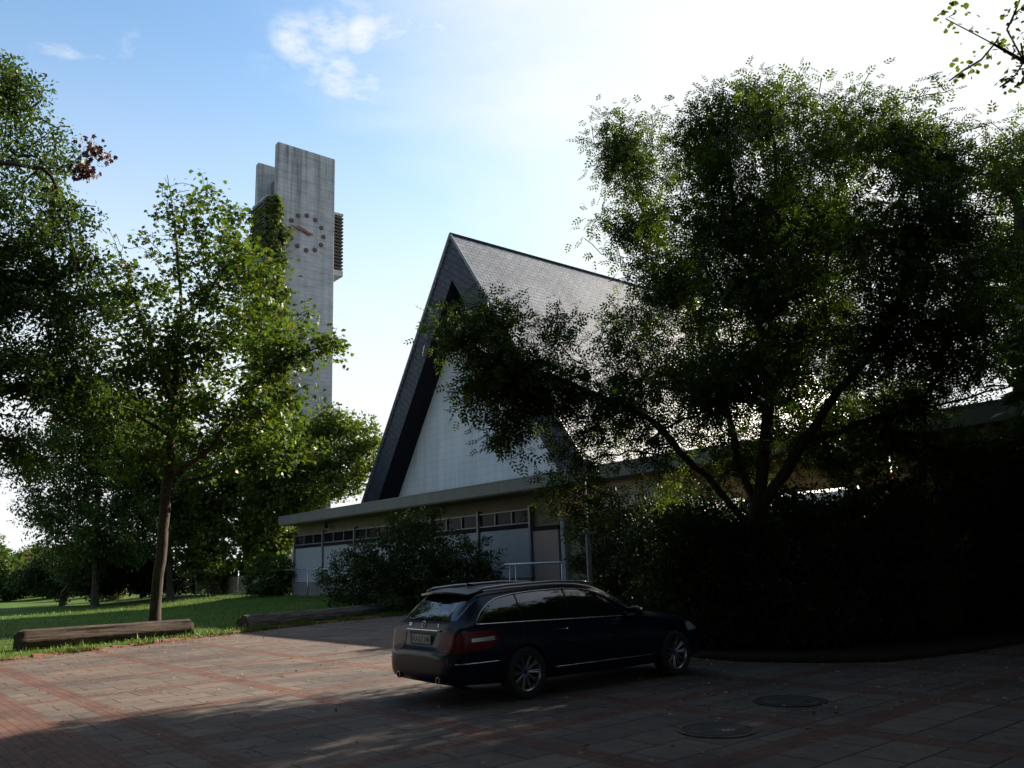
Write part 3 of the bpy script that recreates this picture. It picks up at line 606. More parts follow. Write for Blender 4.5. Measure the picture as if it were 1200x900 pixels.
# the bush before the flat-roofed hall
cb = np.array([-3.9, 32.3, rise(17.7)])
shrub('spiraea_bush', 'broad olive bush with pale upright tips before the hall windows', cb, (3.4, 2.6, 1.9), 1150, 'simple', .11, M['bush'], 61, nst=18, per=40, spread=.26,
      blobs=[(np.array([-.7, .3, 1.6]), (2.1, 1.7, 1.75), 1), (np.array([1.3, -.4, 1.3]), (2.2, 1.7, 1.55), 1), (np.array([-2.5, .9, 1.0]), (1.7, 1.4, 1.25), 1), (np.array([.0, .2, 3.1]), (1.25, .9, .65), 1.2), (np.array([1.9, -.7, 1.0]), (1.3, 1.2, 1.2), 1)])
hedge_specs = [
    ((2.75, 22.6), (1.5, 1.3, 1.75), 'leftmost hedge shrub, rising beside the steel post'),
    ((3.5, 17.9), (1.4, 1.3, 1.55), 'dark hedge shrub just left of the great tree trunk'),
    ((5.4, 17.0), (1.6, 1.4, 1.5), 'dark hedge shrub just right of the great tree trunk'),
    ((7.4, 17.0), (1.5, 1.4, 1.5), 'dark hedge shrub below the white gap of the canopy'),
    ((9.4, 17.5), (1.6, 1.5, 1.7), 'dark hedge shrub second from the right edge'),
    ((11.6, 18.2), (1.7, 1.6, 1.7), 'black hedge shrub cut by the right edge of the picture'),
    ((3.3, 15.0), (1.05, .95, 1.28), 'hedge shrub of the front row, left before the great tree trunk'),
    ((4.8, 14.5), (1.15, .95, 1.27), 'hedge shrub of the front row, right before the great tree trunk'),
    ((6.6, 15.2), (1.2, 1.0, 1.33), 'hedge shrub of the front row, beside the bed kerb'),
    ((4.6, 20.2), (1.9, 1.5, 1.65), 'hedge shrub of the back row, behind the great tree trunk'),
    ((8.3, 20.2), (2.0, 1.5, 1.7), 'hedge shrub of the back row, under the canopy gap'),
]
for i, ((x, y), r_, lab) in enumerate(hedge_specs):
    shrub('hedge_shrub', lab, (x, y, .07), r_, 560, 'simple', .09, M['hedge'], 70 + i, 'dark shrubs of the bed', per=44, spread=.24, nst=12)
for i, (x, y, u_, r_, lab) in enumerate([(62, 697, 19.5, (3.8, 2.2, 1.7), 'lowest dark shrub under the trees at the far left of the lawn'), (100, 699, 20.5, (3.4, 2.2, 2.0), 'dark shrub under the low spreading tree'), (160, 699, 22.0, (3.0, 2.0, 1.6), 'dark shrub behind the maple trunk'), (282, 698, 22.5, (2.2, 1.6, 1.1), 'dark shrub behind the right part of the bar fence')]):
    p = on_u(x, y, u_); p[2] = rise(u_)
    shrub('undergrowth_shrub', lab, p, r_, 560, 'simple', .16, M['hedge'] if i < 3 else M['oak'], 90 + i, 'shrubs under the lawn trees', per=40, spread=.3)
p = on_u(130, 704, 17); p[2] = rise(17)
shrub('variegated_shrub', 'sunlit white-leaved shrub at the lawn edge left of the maple trunk', p, (1.3, 1.2, 1.35), 170, 'maple', .15, M['varieg'], 81, per=22, spread=.25)
p = on_u(318, 697, 20.3); p[2] = rise(20.3)
shrub('laurel_shrub', 'dark rounded shrub at the left end of the hall beside the bar fence', p, (1.7, 1.5, 1.25), 220, 'maple', .14, M['oak'], 82, per=26, spread=.28)
p = on_u(228, 699, 22.2); p[2] = rise(22.2)
shrub('elder_shrub', 'leafy shrub growing behind the bar fence under the bright tree', p, (3.0, 1.4, 1.3), 240, 'maple', .16, M['bush'], 83, per=24, spread=.3)
# ------------------------------------------------------------------ church
def set_uv(o, a, b_):
    me = o.data; uvl = me.uv_layers.new(name='UVMap'); co = np.empty(len(me.vertices) * 3); me.vertices.foreach_get('co', co); co = co.reshape(-1, 3)
    vi = np.empty(len(me.loops), dtype=np.int32); me.loops.foreach_get('vertex_index', vi)
    q = np.stack([co[vi] @ a, co[vi] @ b_], 1).astype(np.float32); uvl.data.foreach_set('uv', q.ravel())
VA, ZA, KS, UF = 37.46, 20.94, .69, 27.07
church = empty('church', 'tall steep A-frame church with slate roof and white gable wall', 'church', uv(UF, VA, 0))
cb_ = np.array(church.location)
def prism_vz(b, poly, u0, u1, org):
    n = len(poly); V = [uv(u0, v, z) - org for v, z in poly] + [uv(u1, v, z) - org for v, z in poly]
    b.add(V, [tuple(range(n))[::-1], tuple(range(n, 2 * n))] + [(i, (i + 1) % n, n + (i + 1) % n, n + i) for i in range(n)])
nl = math.hypot(KS, 1); UEND = 60
for sg in (1, -1):
    off = .13; ow, oz = off * 1 / nl, off * KS / nl
    b = MB(); prism_vz(b, [(VA, ZA + .004), (VA + sg * KS * ZA, 0), (VA + sg * (KS * ZA + ow * 1.48), 0), (VA, ZA + off * nl / KS)], UF - .06, UEND, cb_)
    o = b.build('roof_slope', M['slate'], church); set_uv(o, E1, (np.array([sg * E2[0] * KS, sg * E2[1] * KS, -1]) / nl))
ZI = 18.29; leg = MB()
for sg in (1, -1):
    b = leg
    poly = [(VA, ZA), (VA + sg * KS * ZA, 0), (VA + sg * KS * ZI, 0), (VA, ZI)]
    n = 4; V = [uv(UF, v, z) - cb_ for v, z in poly] + [uv(UF + 1.4, v, z) - cb_ for v, z in poly]
    b.mi = 0; b.add(V, [(3, 2, 1, 0) if sg > 0 else (0, 1, 2, 3)]); b.mi = 1
    b.add(V, [(2, 3, 7, 6), (4, 5, 6, 7)])
o = leg.build('gable_surround', [M['slate_front'], M['soffit_dark']], church); set_uv(o, E2 * .82 + np.array([0, 0, .57]), np.array([0, 0, .82]) - E2 * .57)
b = MB(); prism_vz(b, [(VA, ZI - .01), (VA + KS * ZI - .01, 0), (VA - KS * ZI + .01, 0)], UF + 1.402, UF + 1.7, cb_)
o = b.build('gable_wall', M['white'], church); set_uv(o, E2, np.array([0, 0, 1.0]))
b = MB(); b.tube([uv(UF - .08, VA, ZA + .24) - cb_, uv(UEND, VA, ZA + .24) - cb_], .11, 8); b.build('ridge_cap', M['slate_front'], church, smooth=True)
for sg in (1, -1):
    b = MB(); b.tube([uv(UF - .075, VA + sg * .02, ZA + .21) - cb_, uv(UF - .075, VA + sg * (KS * ZA + .1), .05) - cb_], .075, 6); b.build('verge_trim', M['frame'], church, smooth=True)
rh = random.Random(8)
for k in range(14):
    u_ = UF + 1.5 + 2.2 * (k % 7) + (1.1 if k >= 7 else 0); z_ = 17.6 if k < 7 else 13.2; v_ = VA - KS * (ZA - z_) - .12
    b = MB(); p_ = uv(u_, v_ - .05, z_ + .08) - cb_; b.tube([p_ + np.array([0, 0, .12]), p_, p_ - E2 * .16 + np.array([0, 0, .06])], .022, 5); b.build('roof_hook', M['iron'], church)
# ------------------------------------------------------------------ bell tower
tower = empty('bell_tower', 'tall slim concrete bell tower with a clock ring near its top', 'tower', uv(27.5, 60.2, 0)); tb = np.array(tower.location)
def tbox(name, u0, u1, v0, v1, z0, z1, mat, parent=tower, bevel=0):
    b = MB(); b.ubox(u0, u1, v0, v1, z0, z1); b.v = [tuple(np.array(p) - tb) for p in b.v]; return b.build(name, mat, parent, bevel=bevel)
b = MB(); P = [(24.94, 0), (30.05, 0), (30.05, 35.95), (24.94, 36.0)]
tbox('front_slab', 24.94, 30.05, 58.15, 58.72, 0, 35.95, M['tower'], bevel=.05)
tbox('rear_slab', 24.92, 30.3, 62.0, 62.57, 0, 35.75, M['tower'], bevel=.05)
tbox('stair_core', 26.1, 29.3, 58.722, 61.998, 0, 34.2, M['core'])
lb = tbox('belfry_box', 24.94, 30.05, 59.0, 61.75, 26.35, 31.3, M['core'])
tbox('belfry_floor', 24.45, 31.25, 58.85, 61.9, 25.85, 26.348, M['tower'])
tbox('belfry_cap', 24.45, 31.25, 58.85, 61.9, 31.302, 31.5, M['tower'])
for k in range(16):
    z0 = 26.45 + k * .302
    for ua, ub_ in ((30.06, 31.25), (24.93, 24.36)):
        b = MB(); P = [(ua, 58.83, z0 + .08), (ub_, 58.83, z0), (ub_, 61.9, z0), (ua, 61.9, z0 + .08)]
        b.hexa([uv(*q) - tb for q in P] + [uv(q[0], q[1], q[2] + .13) - tb for q in P]); b.build('louvre_slat', M['louvre'], lb)
ck = bpy.data.objects.new('clock', None); ck.location = tuple(uv(27.55, 58.15, 28.64) - tb); link(ck, tower); ck.rotation_euler = (0, 0, math.pi / 2 - AZ)
# clock local frame: x along the face, y into it, z up
for h in range(12):
    a = 2 * math.pi * h / 12; b = MB(); b.lathe([(0.001, -.10), (.17, -.10), (.185, -.075), (.185, -.02), (.001, -.02)], (1.51 * math.sin(a), 0, 1.51 * math.cos(a)), 'y', 20)
    b.build('hour_mark', M['clockdark'], ck)
def hand(name, ang, L, tail, w0, w1, y):
    d = np.array([math.sin(ang), 0, math.cos(ang)]); n_ = np.array([math.cos(ang), 0, -math.sin(ang)]); b = MB()
    Q = [-d * tail + n_ * w0, -d * tail - n_ * w0, d * L - n_ * w1, d * L + n_ * w1]
    b.hexa([q + np.array([0, y, 0]) for q in Q] + [q + np.array([0, y - .03, 0]) for q in Q]); b.build(name, M['clockred'], ck)
hand('minute_hand', R(47 * 6), 1.42, .5, .085, .045, -.16); hand('hour_hand', R((9 + 47 / 60) * 30), .92, .3, .15, .11, -.10)
b = MB(); b.lathe([(.001, -.2), (.1, -.2), (.1, -.01), (.001, -.01)], (0, 0, 0), 'y', 16); b.build('clock_hub', M['clockred'], ck)
b = MB(); rv = random.Random(2)
# ivy over the left end of the tower
rng = np.random.default_rng(17); n = 9500
zz = 31.0 * rng.random(n) ** .9; wid = np.where(zz > 27, .45 + .45 * (31 - zz), np.where(zz > 15, 2.0 - .05 * (zz - 15), 2.3)) * (.72 + .28 * np.sin(zz * 1.7) * np.sin(zz * .83 + 1))
side = rng.random(n) < .45
uu = np.where(side, 24.9 - .9 * rng.random(n) ** 1.4, 24.5 + wid * rng.random(n) ** 1.1); vv = np.where(side, 58.0 + 4.0 * rng.random(n), 58.12 - .75 * rng.random(n) ** 1.6 * np.minimum(1, (31.3 - zz) / 3 + .25))
dens = (np.sin(uu * 4 + zz * 1.1) * np.sin(zz * 1.9 + uu) > -.55) & ((zz > 12) & (zz < 21) & (rng.random(n) < .45) == False)
P = (uu[:, None] * E1 + vv[:, None] * E2 + zz[:, None] * np.array([0, 0, 1]))[dens]
D = rng.normal(0, .7, P.shape) - E2 * .4; D[:, 2] -= .8; N = rng.normal(0, .6, P.shape) - E2 * .9
ivo = empty('climbing_ivy', 'dense ivy climbing the left end of the bell tower', 'ivy', uv(24.7, 57.9, 0)); ib = np.array(ivo.location)
fmesh('foliage', *LEAF['maple'], P - ib, D, N, .40 * rng.uniform(.6, 1.2, len(P)), M['ivy'], ivo)
b = MB()
for k in range(22):
    u0 = 24.3 + rv.random() * 1.3; v0 = 58.06 - rv.random() * .05; zt = rv.uniform(14, 30.5); L = []
    if u0 < 24.85: v0 = rv.uniform(58.4, 61.5); u0 = 24.86
    for j in range(12): L.append(uv(u0 + math.sin(j * 1.3 + k) * .18 * (1 if v0 < 58.1 else 0), v0, zt * j / 11) - ib)
    b.tube(L, [.05 - .003 * j for j in range(12)], 5, cap=False)
b.build('stem', M['bark'], ivo, smooth=True)
# ------------------------------------------------------------------ flat-roofed hall
hall = empty('parish_hall', 'long low flat-roofed hall with a window band and a timber canopy', 'hall', uv(21.07, 34, 0)); hb = np.array(hall.location)
def hbox(name, u0, u1, v0, v1, z0, z1, mat, parent=hall, bevel=0):
    b = MB(); b.ubox(u0, u1, v0, v1, z0, z1); b.v = [tuple(np.array(p) - hb) for p in b.v]; return b.build(name, mat, parent, bevel=bevel)
hbox('wall', 21.20, 26.9, 22.75, 45.18, 0, 4.34, M['cream'])
hbox('plinth', 20.98, 21.198, 24.3, 45.2, -.1, 1.10, M['plinth'])
rf = hbox('roof', 20.10, 26.95, 22.7, 45.05, 4.36, 4.70, M['gravel'])
b = MB()
for q in ((20.02, 20.098, -3, 45.13, 4.345, 4.79), (20.1, 26.95, 45.052, 45.13, 4.345, 4.79)):
    b.ubox(*q); b.v[-8:] = [tuple(np.array(p) - hb) for p in b.v[-8:]]
fa = b.build('fascia', M['fascia'], rf)
b = MB(); b.ubox(20.0, 20.13, -3, 45.15, 4.792, 4.83); b.v = [tuple(np.array(p) - hb) for p in b.v]; b.build('edge_flashing', M['frame'], rf)
for k in range(9):
    v_ = 6.5 + k * 4.55
    b = MB(); b.ubox(20.014, 20.02, v_, v_ + .03, 4.35, 4.788); b.v = [tuple(np.array(p) - hb) for p in b.v]; b.build('fascia_joint', M['frame'], rf)
hbox('eaves_soffit', 20.1, 21.19, 22.7, 45.04, 4.30, 4.355, M['soffit'])
bays = [45.12, 41.62, 38.12, 34.62, 31.12, 27.62, 24.3]
for i in range(6):
    v1, v0 = bays[i] - .06, bays[i + 1] + .06
    hbox('wall_panel', 21.08, 21.198, v0, v1, 1.12, 3.0, M['panel'])
    hbox('window_apron', 21.06, 21.198, v0, v1, 3.004, 3.17, M['soffit_dark'])
    b = MB(); w3 = (v1 - v0) / 3
    def fb(*q): b.ubox(*q); b.v[-8:] = [tuple(np.array(p) - hb) for p in b.v[-8:]]
    fb(21.05, 21.19, v0, v1, 3.174, 3.22); fb(21.05, 21.19, v0, v1, 3.69, 3.74)
    for k in range(4):
        c_ = v0 + k * w3 * (.999); fb(21.05, 21.188, max(v0, c_ - .03), min(v1, c_ + .03), 3.222, 3.688)
    wf = b.build('window', M['frame'], hall)
    b = MB(); fb(21.12, 21.13, v0 + .03, v1 - .03, 3.225, 3.685); b.build('pane', M['glass'], wf)
for v_ in bays: hbox('post', 20.99, 21.199, v_ - .055, v_ + .055, 1.105, 3.85, M['frame'], bevel=.01)
hbox('door', 21.08, 21.198, 22.78, 24.2, .9, 2.86, M['door'])
hbox('door_lintel', 21.05, 21.198, 22.76, 24.2, 2.864, 3.02, M['soffit_dark'])
hbox('canopy_roof', 20.10, 22.6, -3, 22.69, 4.36, 4.70, M['gravel'])
for q in ((2.0, 9.95), (10.05, 16.35), (16.45, 22.65)): hbox('timber_band', 21.0, 21.12, q[0], q[1], 3.32, 4.35, M['wood'])
for q in ((-3, 11.05), (13.75, 14.7), (17.1, 22.6)): hbox('lower_wall', 21.32, 21.5, q[0], q[1], 0, 3.6, M['cream'])
for v_ in (22.6, 19.6, 16.4, 13.6, 11.2, 8.4, 5.4, 2.2):
    hbox('canopy_post', 21.13, 21.31, v_ - .1, v_ + .1, 0, 4.355, M['wood'] if v_ < 15 else M['panel'], bevel=.01)
for v_ in (41.0, 30.4):
    wl_ = empty('wall_lamp', 'small dark lamp below the hall eaves, ' + ('nearer its left end' if v_ > 35 else 'nearer the door'), 'lamp', uv(20.9, v_, 4.2))
    b = MB(); b.lathe([(.001, .1), (.05, .1), (.05, -.02), (.11, -.06), (.13, -.22), (.10, -.24), (.001, -.24)], (0, 0, 0), 'z', 16); b.build('lamp_shade', M['iron'], wl_, smooth=False)
    b = MB(); b.tube([np.zeros(3), E1 * .28 + np.array([0, 0, .02])], .02, 6); b.build('bracket', M['iron'], wl_)
cw = MB(); cw.ubox(33, 33.3, -8, 22.3, 0, 4.2); tag(cw.build('courtyard_wall', M['whitewall']), 'white rendered wall seen under the canopy above the hedge', 'wall')
# ------------------------------------------------------------------ writing on the hall
def text_mesh(s_, size, name, mat, parent, loc, rot, depth=.004, align='LEFT'):
    cu = bpy.data.curves.new('t', 'FONT'); cu.body = s_; cu.size = size; cu.extrude = depth; cu.align_x = align; cu.resolution_u = 3
    o = bpy.data.objects.new('t', cu); C.objects.link(o); dg = bpy.context.evaluated_depsgraph_get(); me = bpy.data.meshes.new_from_object(o.evaluated_get(dg))
    bpy.data.objects.remove(o); me.materials.clear(); me.materials.append(mat); q = bpy.data.objects.new(name, me); q.location = tuple(loc); q.rotation_euler = rot; return link(q, parent)
M['signboard'] = simple('off white sign board', (.50, .48, .42), .6, var=.08); M['ink'] = simple('dark blue grey lettering', (.03, .03, .045), .6, var=0); M['red'] = simple('faded red print', (.30, .06, .04), .6, var=.1); M['blueink'] = simple('slate blue print', (.10, .14, .22), .6, var=.1)
nb = empty('notice_board', 'pale lettered board on the brown timber canopy', 'sign', uv(20.94, 20.35, 3.42), -(AZ + math.pi / 2) + math.pi)
nb.rotation_euler = (0, 0, math.atan2(-E2[1], -E2[0]))       # x runs to the right along the wall, y into it
b = MB(); b.box((0, 0, 0), (2.65, .05, .84)); b.build('board', M['signboard'], nb, bevel=.008)
up = (math.pi / 2, 0, 0)
text_mesh('Evangelische', .175, 'lettering', M['ink'], nb, (.36, -.004, .60), up); text_mesh('Emmausgemeinde', .175, 'lettering', M['ink'], nb, (.36, -.004, .36), up)
text_mesh('Gemeindezentrum', .10, 'lettering', M['blueink'], nb, (.36, -.004, .20), up)
b = MB(); b.lathe([(.001, -.006), (.085, -.006), (.085, -.001)], (.18, 0, .66), 'y', 20); b.build('emblem', M['ink'], nb)
b = MB()
for k in range(5):
    a = 2 * math.pi * k / 5; b.lathe([(.001, -.010), (.03, -.010), (.03, -.007)], (.18 + .045 * math.sin(a), 0, .66 + .045 * math.cos(a)), 'y', 10)
b.build('emblem_petals', M['signboard'], nb)
for k, (x_, h_, mm) in enumerate([(1.66, .34, 'blueink'), (1.80, .30, 'blueink'), (1.96, .36, 'red'), (2.12, .30, 'ink'), (2.28, .36, 'blueink'), (2.42, .30, 'ink')]):
    b = MB(); z_ = .14 if mm != 'red' else .32
    b.add([(x_ - .045, -.004, z_), (x_ + .045, -.004, z_), (x_ + .03, -.004, z_ + h_ * .7), (x_ - .03, -.004, z_ + h_ * .7)], [(0, 1, 2, 3)])
    if mm == 'red': b.add([(x_ - .13, -.004, z_ + h_ * .56), (x_ + .13, -.004, z_ + h_ * .56), (x_ + .11, -.004, z_ + h_ * .74), (x_ - .11, -.004, z_ + h_ * .74)], [(0, 1, 2, 3)])
    b.lathe([(.001, -.006), (.036, -.006), (.036, -.001)], (x_, 0, z_ + h_ * .86), 'y', 12); b.build('printed_figure', M[mm], nb)
# ------------------------------------------------------------------ rails, posts, fence
def rail(name, label, pieces):
    r_ = empty(name, label, 'railing', pieces[0][1][0]); rb = np.array(r_.location)
    for nm, P, rad in pieces:
        b = MB(); b.tube([np.array(p) - rb for p in P], rad, 8); b.build(nm, M['galv'], r_, smooth=True)
    return r_
UR = 19.0
q = [on_u(556, 687, UR), on_u(592, 661.5, UR), on_u(658, 659, UR)]; dn = lambda p, z: np.array([p[0], p[1], z])
v1_ = on_u(597, 661, UR); v2_ = on_u(604, 661, UR)
rail('ramp_handrail', 'bent galvanised handrail rising behind the car roof', [('handrail', [q[0], q[1], q[2]], .04), ('post', [v1_, dn(v1_, .1)], .025), ('post', [v2_, dn(v2_, .1)], .025), ('post', [q[2] - [0, 0, .02], dn(q[2], .1)], .025)])
q = [on_u(318, 668.5, 20.4), on_u(361, 667, 20.4), on_u(400, 666.5, 20.4)]
rail('terrace_railing', 'pale pipe railing before the left end of the hall', [('handrail', q, .035), ('post', [q[1], dn(q[1], .2)], .035), ('post', [q[0], dn(q[0], .2)], .035), ('post', [q[2], dn(q[2], .2)], .035)])
pp = at(692, 690, 20.8); sp = empty('steel_post', 'slim grey steel post with a thin top rod behind the car', 'post', (pp[0], pp[1], .05)); zt = float(at(690, 562, 20.8)[2]); zc = float(at(690, 624, 20.8)[2])
b = MB(); b.tube([(0, 0, 0), (0, 0, zc - .05)], .06, 12); b.build('post', M['frame'], sp, smooth=True, angle=40)
b = MB(); b.tube([(0, 0, zc - .05), (0, 0, zt - .05)], .03, 8); b.build('rod', M['galv'], sp, smooth=True, angle=40)
b = MB(); b.box((-.21, -.05, zc - .10), (.17, .05, zc - .03)); b.build('collar_plate', M['frame'], sp, bevel=.008)
# bar fence running back from the hall
fu, f0, f1 = 21.3, 46.3, 62.0
fe = empty('bar_fence', 'weathered upright bar fence at the back of the lawn', 'fence', uv(fu, f0, .36)); fbb = np.array(fe.location)
b = MB(); k = 0; v_ = f0
rf_ = random.Random(6)
while v_ < f1:
    b.tube([uv(fu, v_, .42) - fbb, uv(fu, v_, 1.62 + rf_.uniform(-.03, .03)) - fbb], .014, 5); v_ += .13
b.build('bars', M['fence'], fe)
for z_ in (.55, 1.55):
    b = MB(); b.ubox(fu - .02, fu + .02, f0, f1, z_, z_ + .05); b.v = [tuple(np.array(p) - fbb) for p in b.v]; b.build('rail', M['fence'], fe)
for k in range(7):
    v_ = f0 + k * (f1 - f0) / 6; b = MB(); b.tube([uv(fu + .03, v_, .3) - fbb, uv(fu + .03, v_, 1.95) - fbb], .04, 8); b.build('post', M['galv'], fe, smooth=True)
b = MB(); b.tube([uv(fu + .03, f0, 1.92) - fbb, uv(fu + .03, f1, 1.92) - fbb], .012, 5); b.build('top_wire', M['galv'], fe)
# small distant house glimpsed between the trees at the far left
hp = at(57, 668, 140); dh = empty('distant_house', 'tiny pale house glimpsed under the dark trees at far left', 'house', (hp[0], hp[1], 0), .3)
b = MB(); b.box((-3, -4, 0), (3, 4, 5.0)); b.build('wall', M['whitewall'], dh)
b = MB(); b.add([(-3.4, -4.4, 4.9), (3.4, -4.4, 4.9), (3.4, 4.4, 4.9), (-3.4, 4.4, 4.9), (-3.4, 0, 7.5), (3.4, 0, 7.5)], [(0, 1, 5, 4), (2, 3, 4, 5), (0, 4, 3), (1, 2, 5), (3, 2, 1, 0)]); b.build('roof', M['redbrick'], dh)
for x_ in (-1.6, 1.2):
    b = MB(); b.box((x_ - .6, -4.05, 2.2), (x_ + .6, -4.003, 3.7)); b.build('window', M['glass'], dh)
# ------------------------------------------------------------------ logs
def log(name, label, A_, B_, r_, mat, seed, taper=.9):
    rng = np.random.default_rng(seed); A_ = np.array(A_); B_ = np.array(B_); L = np.linalg.norm(B_ - A_); ang = math.atan2(B_[1] - A_[1], B_[0] - A_[0])
    nx, na = 70, 30; V = []; ph = rng.uniform(0, 6, 8)
    for i in range(nx):
        x = L * i / (nx - 1); e = 1.0
        if i == 0 or i == nx - 1: e = .93
        for j in range(na):
            t = 2 * math.pi * j / na; g = 1 + .05 * math.sin(3 * t + ph[0] + .35 * x) + .035 * math.sin(7 * t + ph[1] - .2 * x) + .02 * math.sin(1.7 * x + ph[2]) + .03 * math.sin(13 * t + ph[3] + .15 * x)
            crack = -.16 * math.exp(-((t - 1.2 - .05 * math.sin(x * 2)) / .07) ** 2) - .14 * math.exp(-((t - 2.3 - .06 * math.sin(x * 1.3 + 1)) / .06) ** 2) - .12 * math.exp(-((t - .3 + .05 * math.sin(x)) / .06) ** 2)
            rr = r_ * (1 - (1 - taper) * i / nx) * (g + crack) * e * (1 + rng.normal(0, .008))
            y, z = rr * math.cos(t) * 1.1, rr * math.sin(t); z = max(z, -r_ * .85); V.append((x + (.03 * math.sin(5 * t + ph[4]) if i in (0, nx - 1) else 0), y, z + r_ * .74))
    b = MB(); Fc = [(i * na + j, i * na + (j + 1) % na, (i + 1) * na + (j + 1) % na, (i + 1) * na + j) for i in range(nx - 1) for j in range(na)]
    Fc += [tuple(range(na))[::-1], tuple((nx - 1) * na + j for j in range(na))]; b.add(V, Fc)
    o = b.build(name, mat, None, smooth=True, angle=55); o.location = (A_[0], A_[1], .01); o.rotation_euler = (0, 0, ang); tag(o, label, 'log'); return o
log('timber_log', 'thick dark weathered log lying at the lawn edge, left of the maple', gnd(20, 764)[:2], gnd(222, 746)[:2], .275, M['log'], 1)
log('timber_log', 'longer pale split log lying between lawn and paving, right of the maple', gnd(284, 738)[:2], gnd(448, 720)[:2], .235, M['log_pale'], 2, .75)
# ------------------------------------------------------------------ manhole covers
def manhole(label, c, r_, ringed):
    m_ = empty('manhole_cover', label, 'manhole', (c[0], c[1], .004), random.random()); b = MB()
    b.lathe([(r_ + .06, 0), (r_ + .06, .008), (r_ + .012, .008), (r_ + .012, .002)], (0, 0, 0), 'z', 48); b.build('frame', M['pave'] if ringed else M['iron'], m_)
    b = MB(); prof = [(r_, .002), (r_, .009)]
    for k in range(6):
        q_ = r_ * (1 - (k + .6) / 7); prof += [(q_ + .03, .009), (q_ + .022, .004), (q_ + .008, .004), (q_, .009)]
    prof += [(.001, .009)]; b.lathe(prof, (0, 0, 0), 'z', 48); b.build('lid', M['iron'], m_)
manhole('nearer round manhole cover in the shaded paving', gnd(840, 856), .31, True); manhole('farther round manhole cover strewn with leaves near the shrub bed', gnd(925, 822), .33, False)
# ------------------------------------------------------------------ grass, litter
rng = np.random.default_rng(40)
EP = np.array([lerp_poly(EDGE, s) for s in np.linspace(0, 1, 400)]); ED = np.array([lerp_poly(EDGE_DIR, s) for s in np.linspace(0, 1, 400)]); ED /= np.linalg.norm(ED, axis=1)[:, None]
n = 60000; si = rng.integers(100, 400, n); t_ = np.where(rng.random(n) < .3, rng.exponential(.35, n), 30 * rng.random(n) ** 1.7) - .10
P2 = EP[si] + ED[si] * t_[:, None]; uu = P2 @ E1[:2]; tt_ = np.clip((uu - 14) / 7, 0, 1); z_ = .02 + np.clip(t_ / 5, 0, 1) * (.03 + .35 * tt_ * tt_ * (3 - 2 * tt_)); P = np.column_stack([P2, z_])
pat = np.sin(P2[:, 0] * 2.3 + 1.7 * np.sin(P2[:, 1] * 1.9)) + np.sin(P2[:, 1] * 3.1 + P2[:, 0] * .8); ok = (uu < 20.7) & ((t_ > .9) | (pat + rng.normal(0, .7, n) > .1)); P = P[ok]; t_ = t_[ok]; D = rng.normal(0, .45, P.shape); D[:, 2] = 1; N = rng.normal(0, 1, P.shape)
Z = np.where(t_ < .6, rng.uniform(.03, .15, len(P)) * (1 + .8 * (rng.random(len(P)) < .05)), rng.uniform(.05, .12, len(P))) * (1 + .02 * np.clip(t_, 0, 30))
tag(fmesh('grass', [(0, -.05, 0), (0, .05, 0), (.6, .035, .06), (1, 0, .2)], 4, P, D, N, Z, M['grass']), kind='stuff')
n = 4200; P = []
while len(P) < n:
    q = rng.random()
    if q < .45:
        i = rng.integers(120, 390); o_ = rng.exponential(.8); p = EP[i] - ED[i] * (o_ * .9 - .15)
    elif q < .7:
        p = np.array([rng.uniform(1.5, 9), rng.uniform(8.5, 14)])
        if rng.random() < (13.4 - p[1]) / 7: continue
    else: p = np.array([rng.uniform(-12, 6), rng.uniform(5, 22)])
    P.append([p[0], p[1], .012 + .012 * rng.random()])
P = np.array(P); D = rng.normal(0, 1, P.shape); D[:, 2] *= .15; N = rng.normal(0, .3, P.shape); N[:, 2] = 1
tag(fmesh('fallen_leaves', *LEAF['simple'], P, D, N, rng.uniform(.02, .08, len(P)), M['litter']), kind='stuff')
# ------------------------------------------------------------------ car
M['paint'] = simple('dark navy car paint', (.004, .007, .020), .3, 0, var=.05, coat=.18, spec=.15)
M['black'] = simple('black plastic', (.012, .012, .013), .6, var=.1)
M['carglass'] = simple('tinted car glass', (.006, .007, .008), .03, var=0, spec=.9)
M['chrome'] = simple('chrome', (.60, .60, .62), .18, 1.0, var=0)
M['alloy'] = simple('silver alloy', (.30, .30, .32), .3, .9, var=.05)
M['tyre'] = simple('tyre rubber', (.018, .018, .018), .85, var=.2, scale=20)
M['lamp_red'] = simple('red lamp lens', (.12, .006, .009), .25, var=.1, spec=.15)
M['lamp_clear'] = simple('clear lamp lens', (.30, .30, .32), .2, var=.1, coat=.8)
M['plate'] = simple('white number plate', (.42, .42, .41), .5, var=.03)
M['blue'] = simple('blue plate band', (.01, .03, .25), .5, var=0)
car = empty('station_wagon', 'dark navy estate car parked in the shade before the shrub bed', 'car', (-.43, 11.02, .004), math.pi / 2 - R(53.3)); car.scale = (.905, .905, .905)
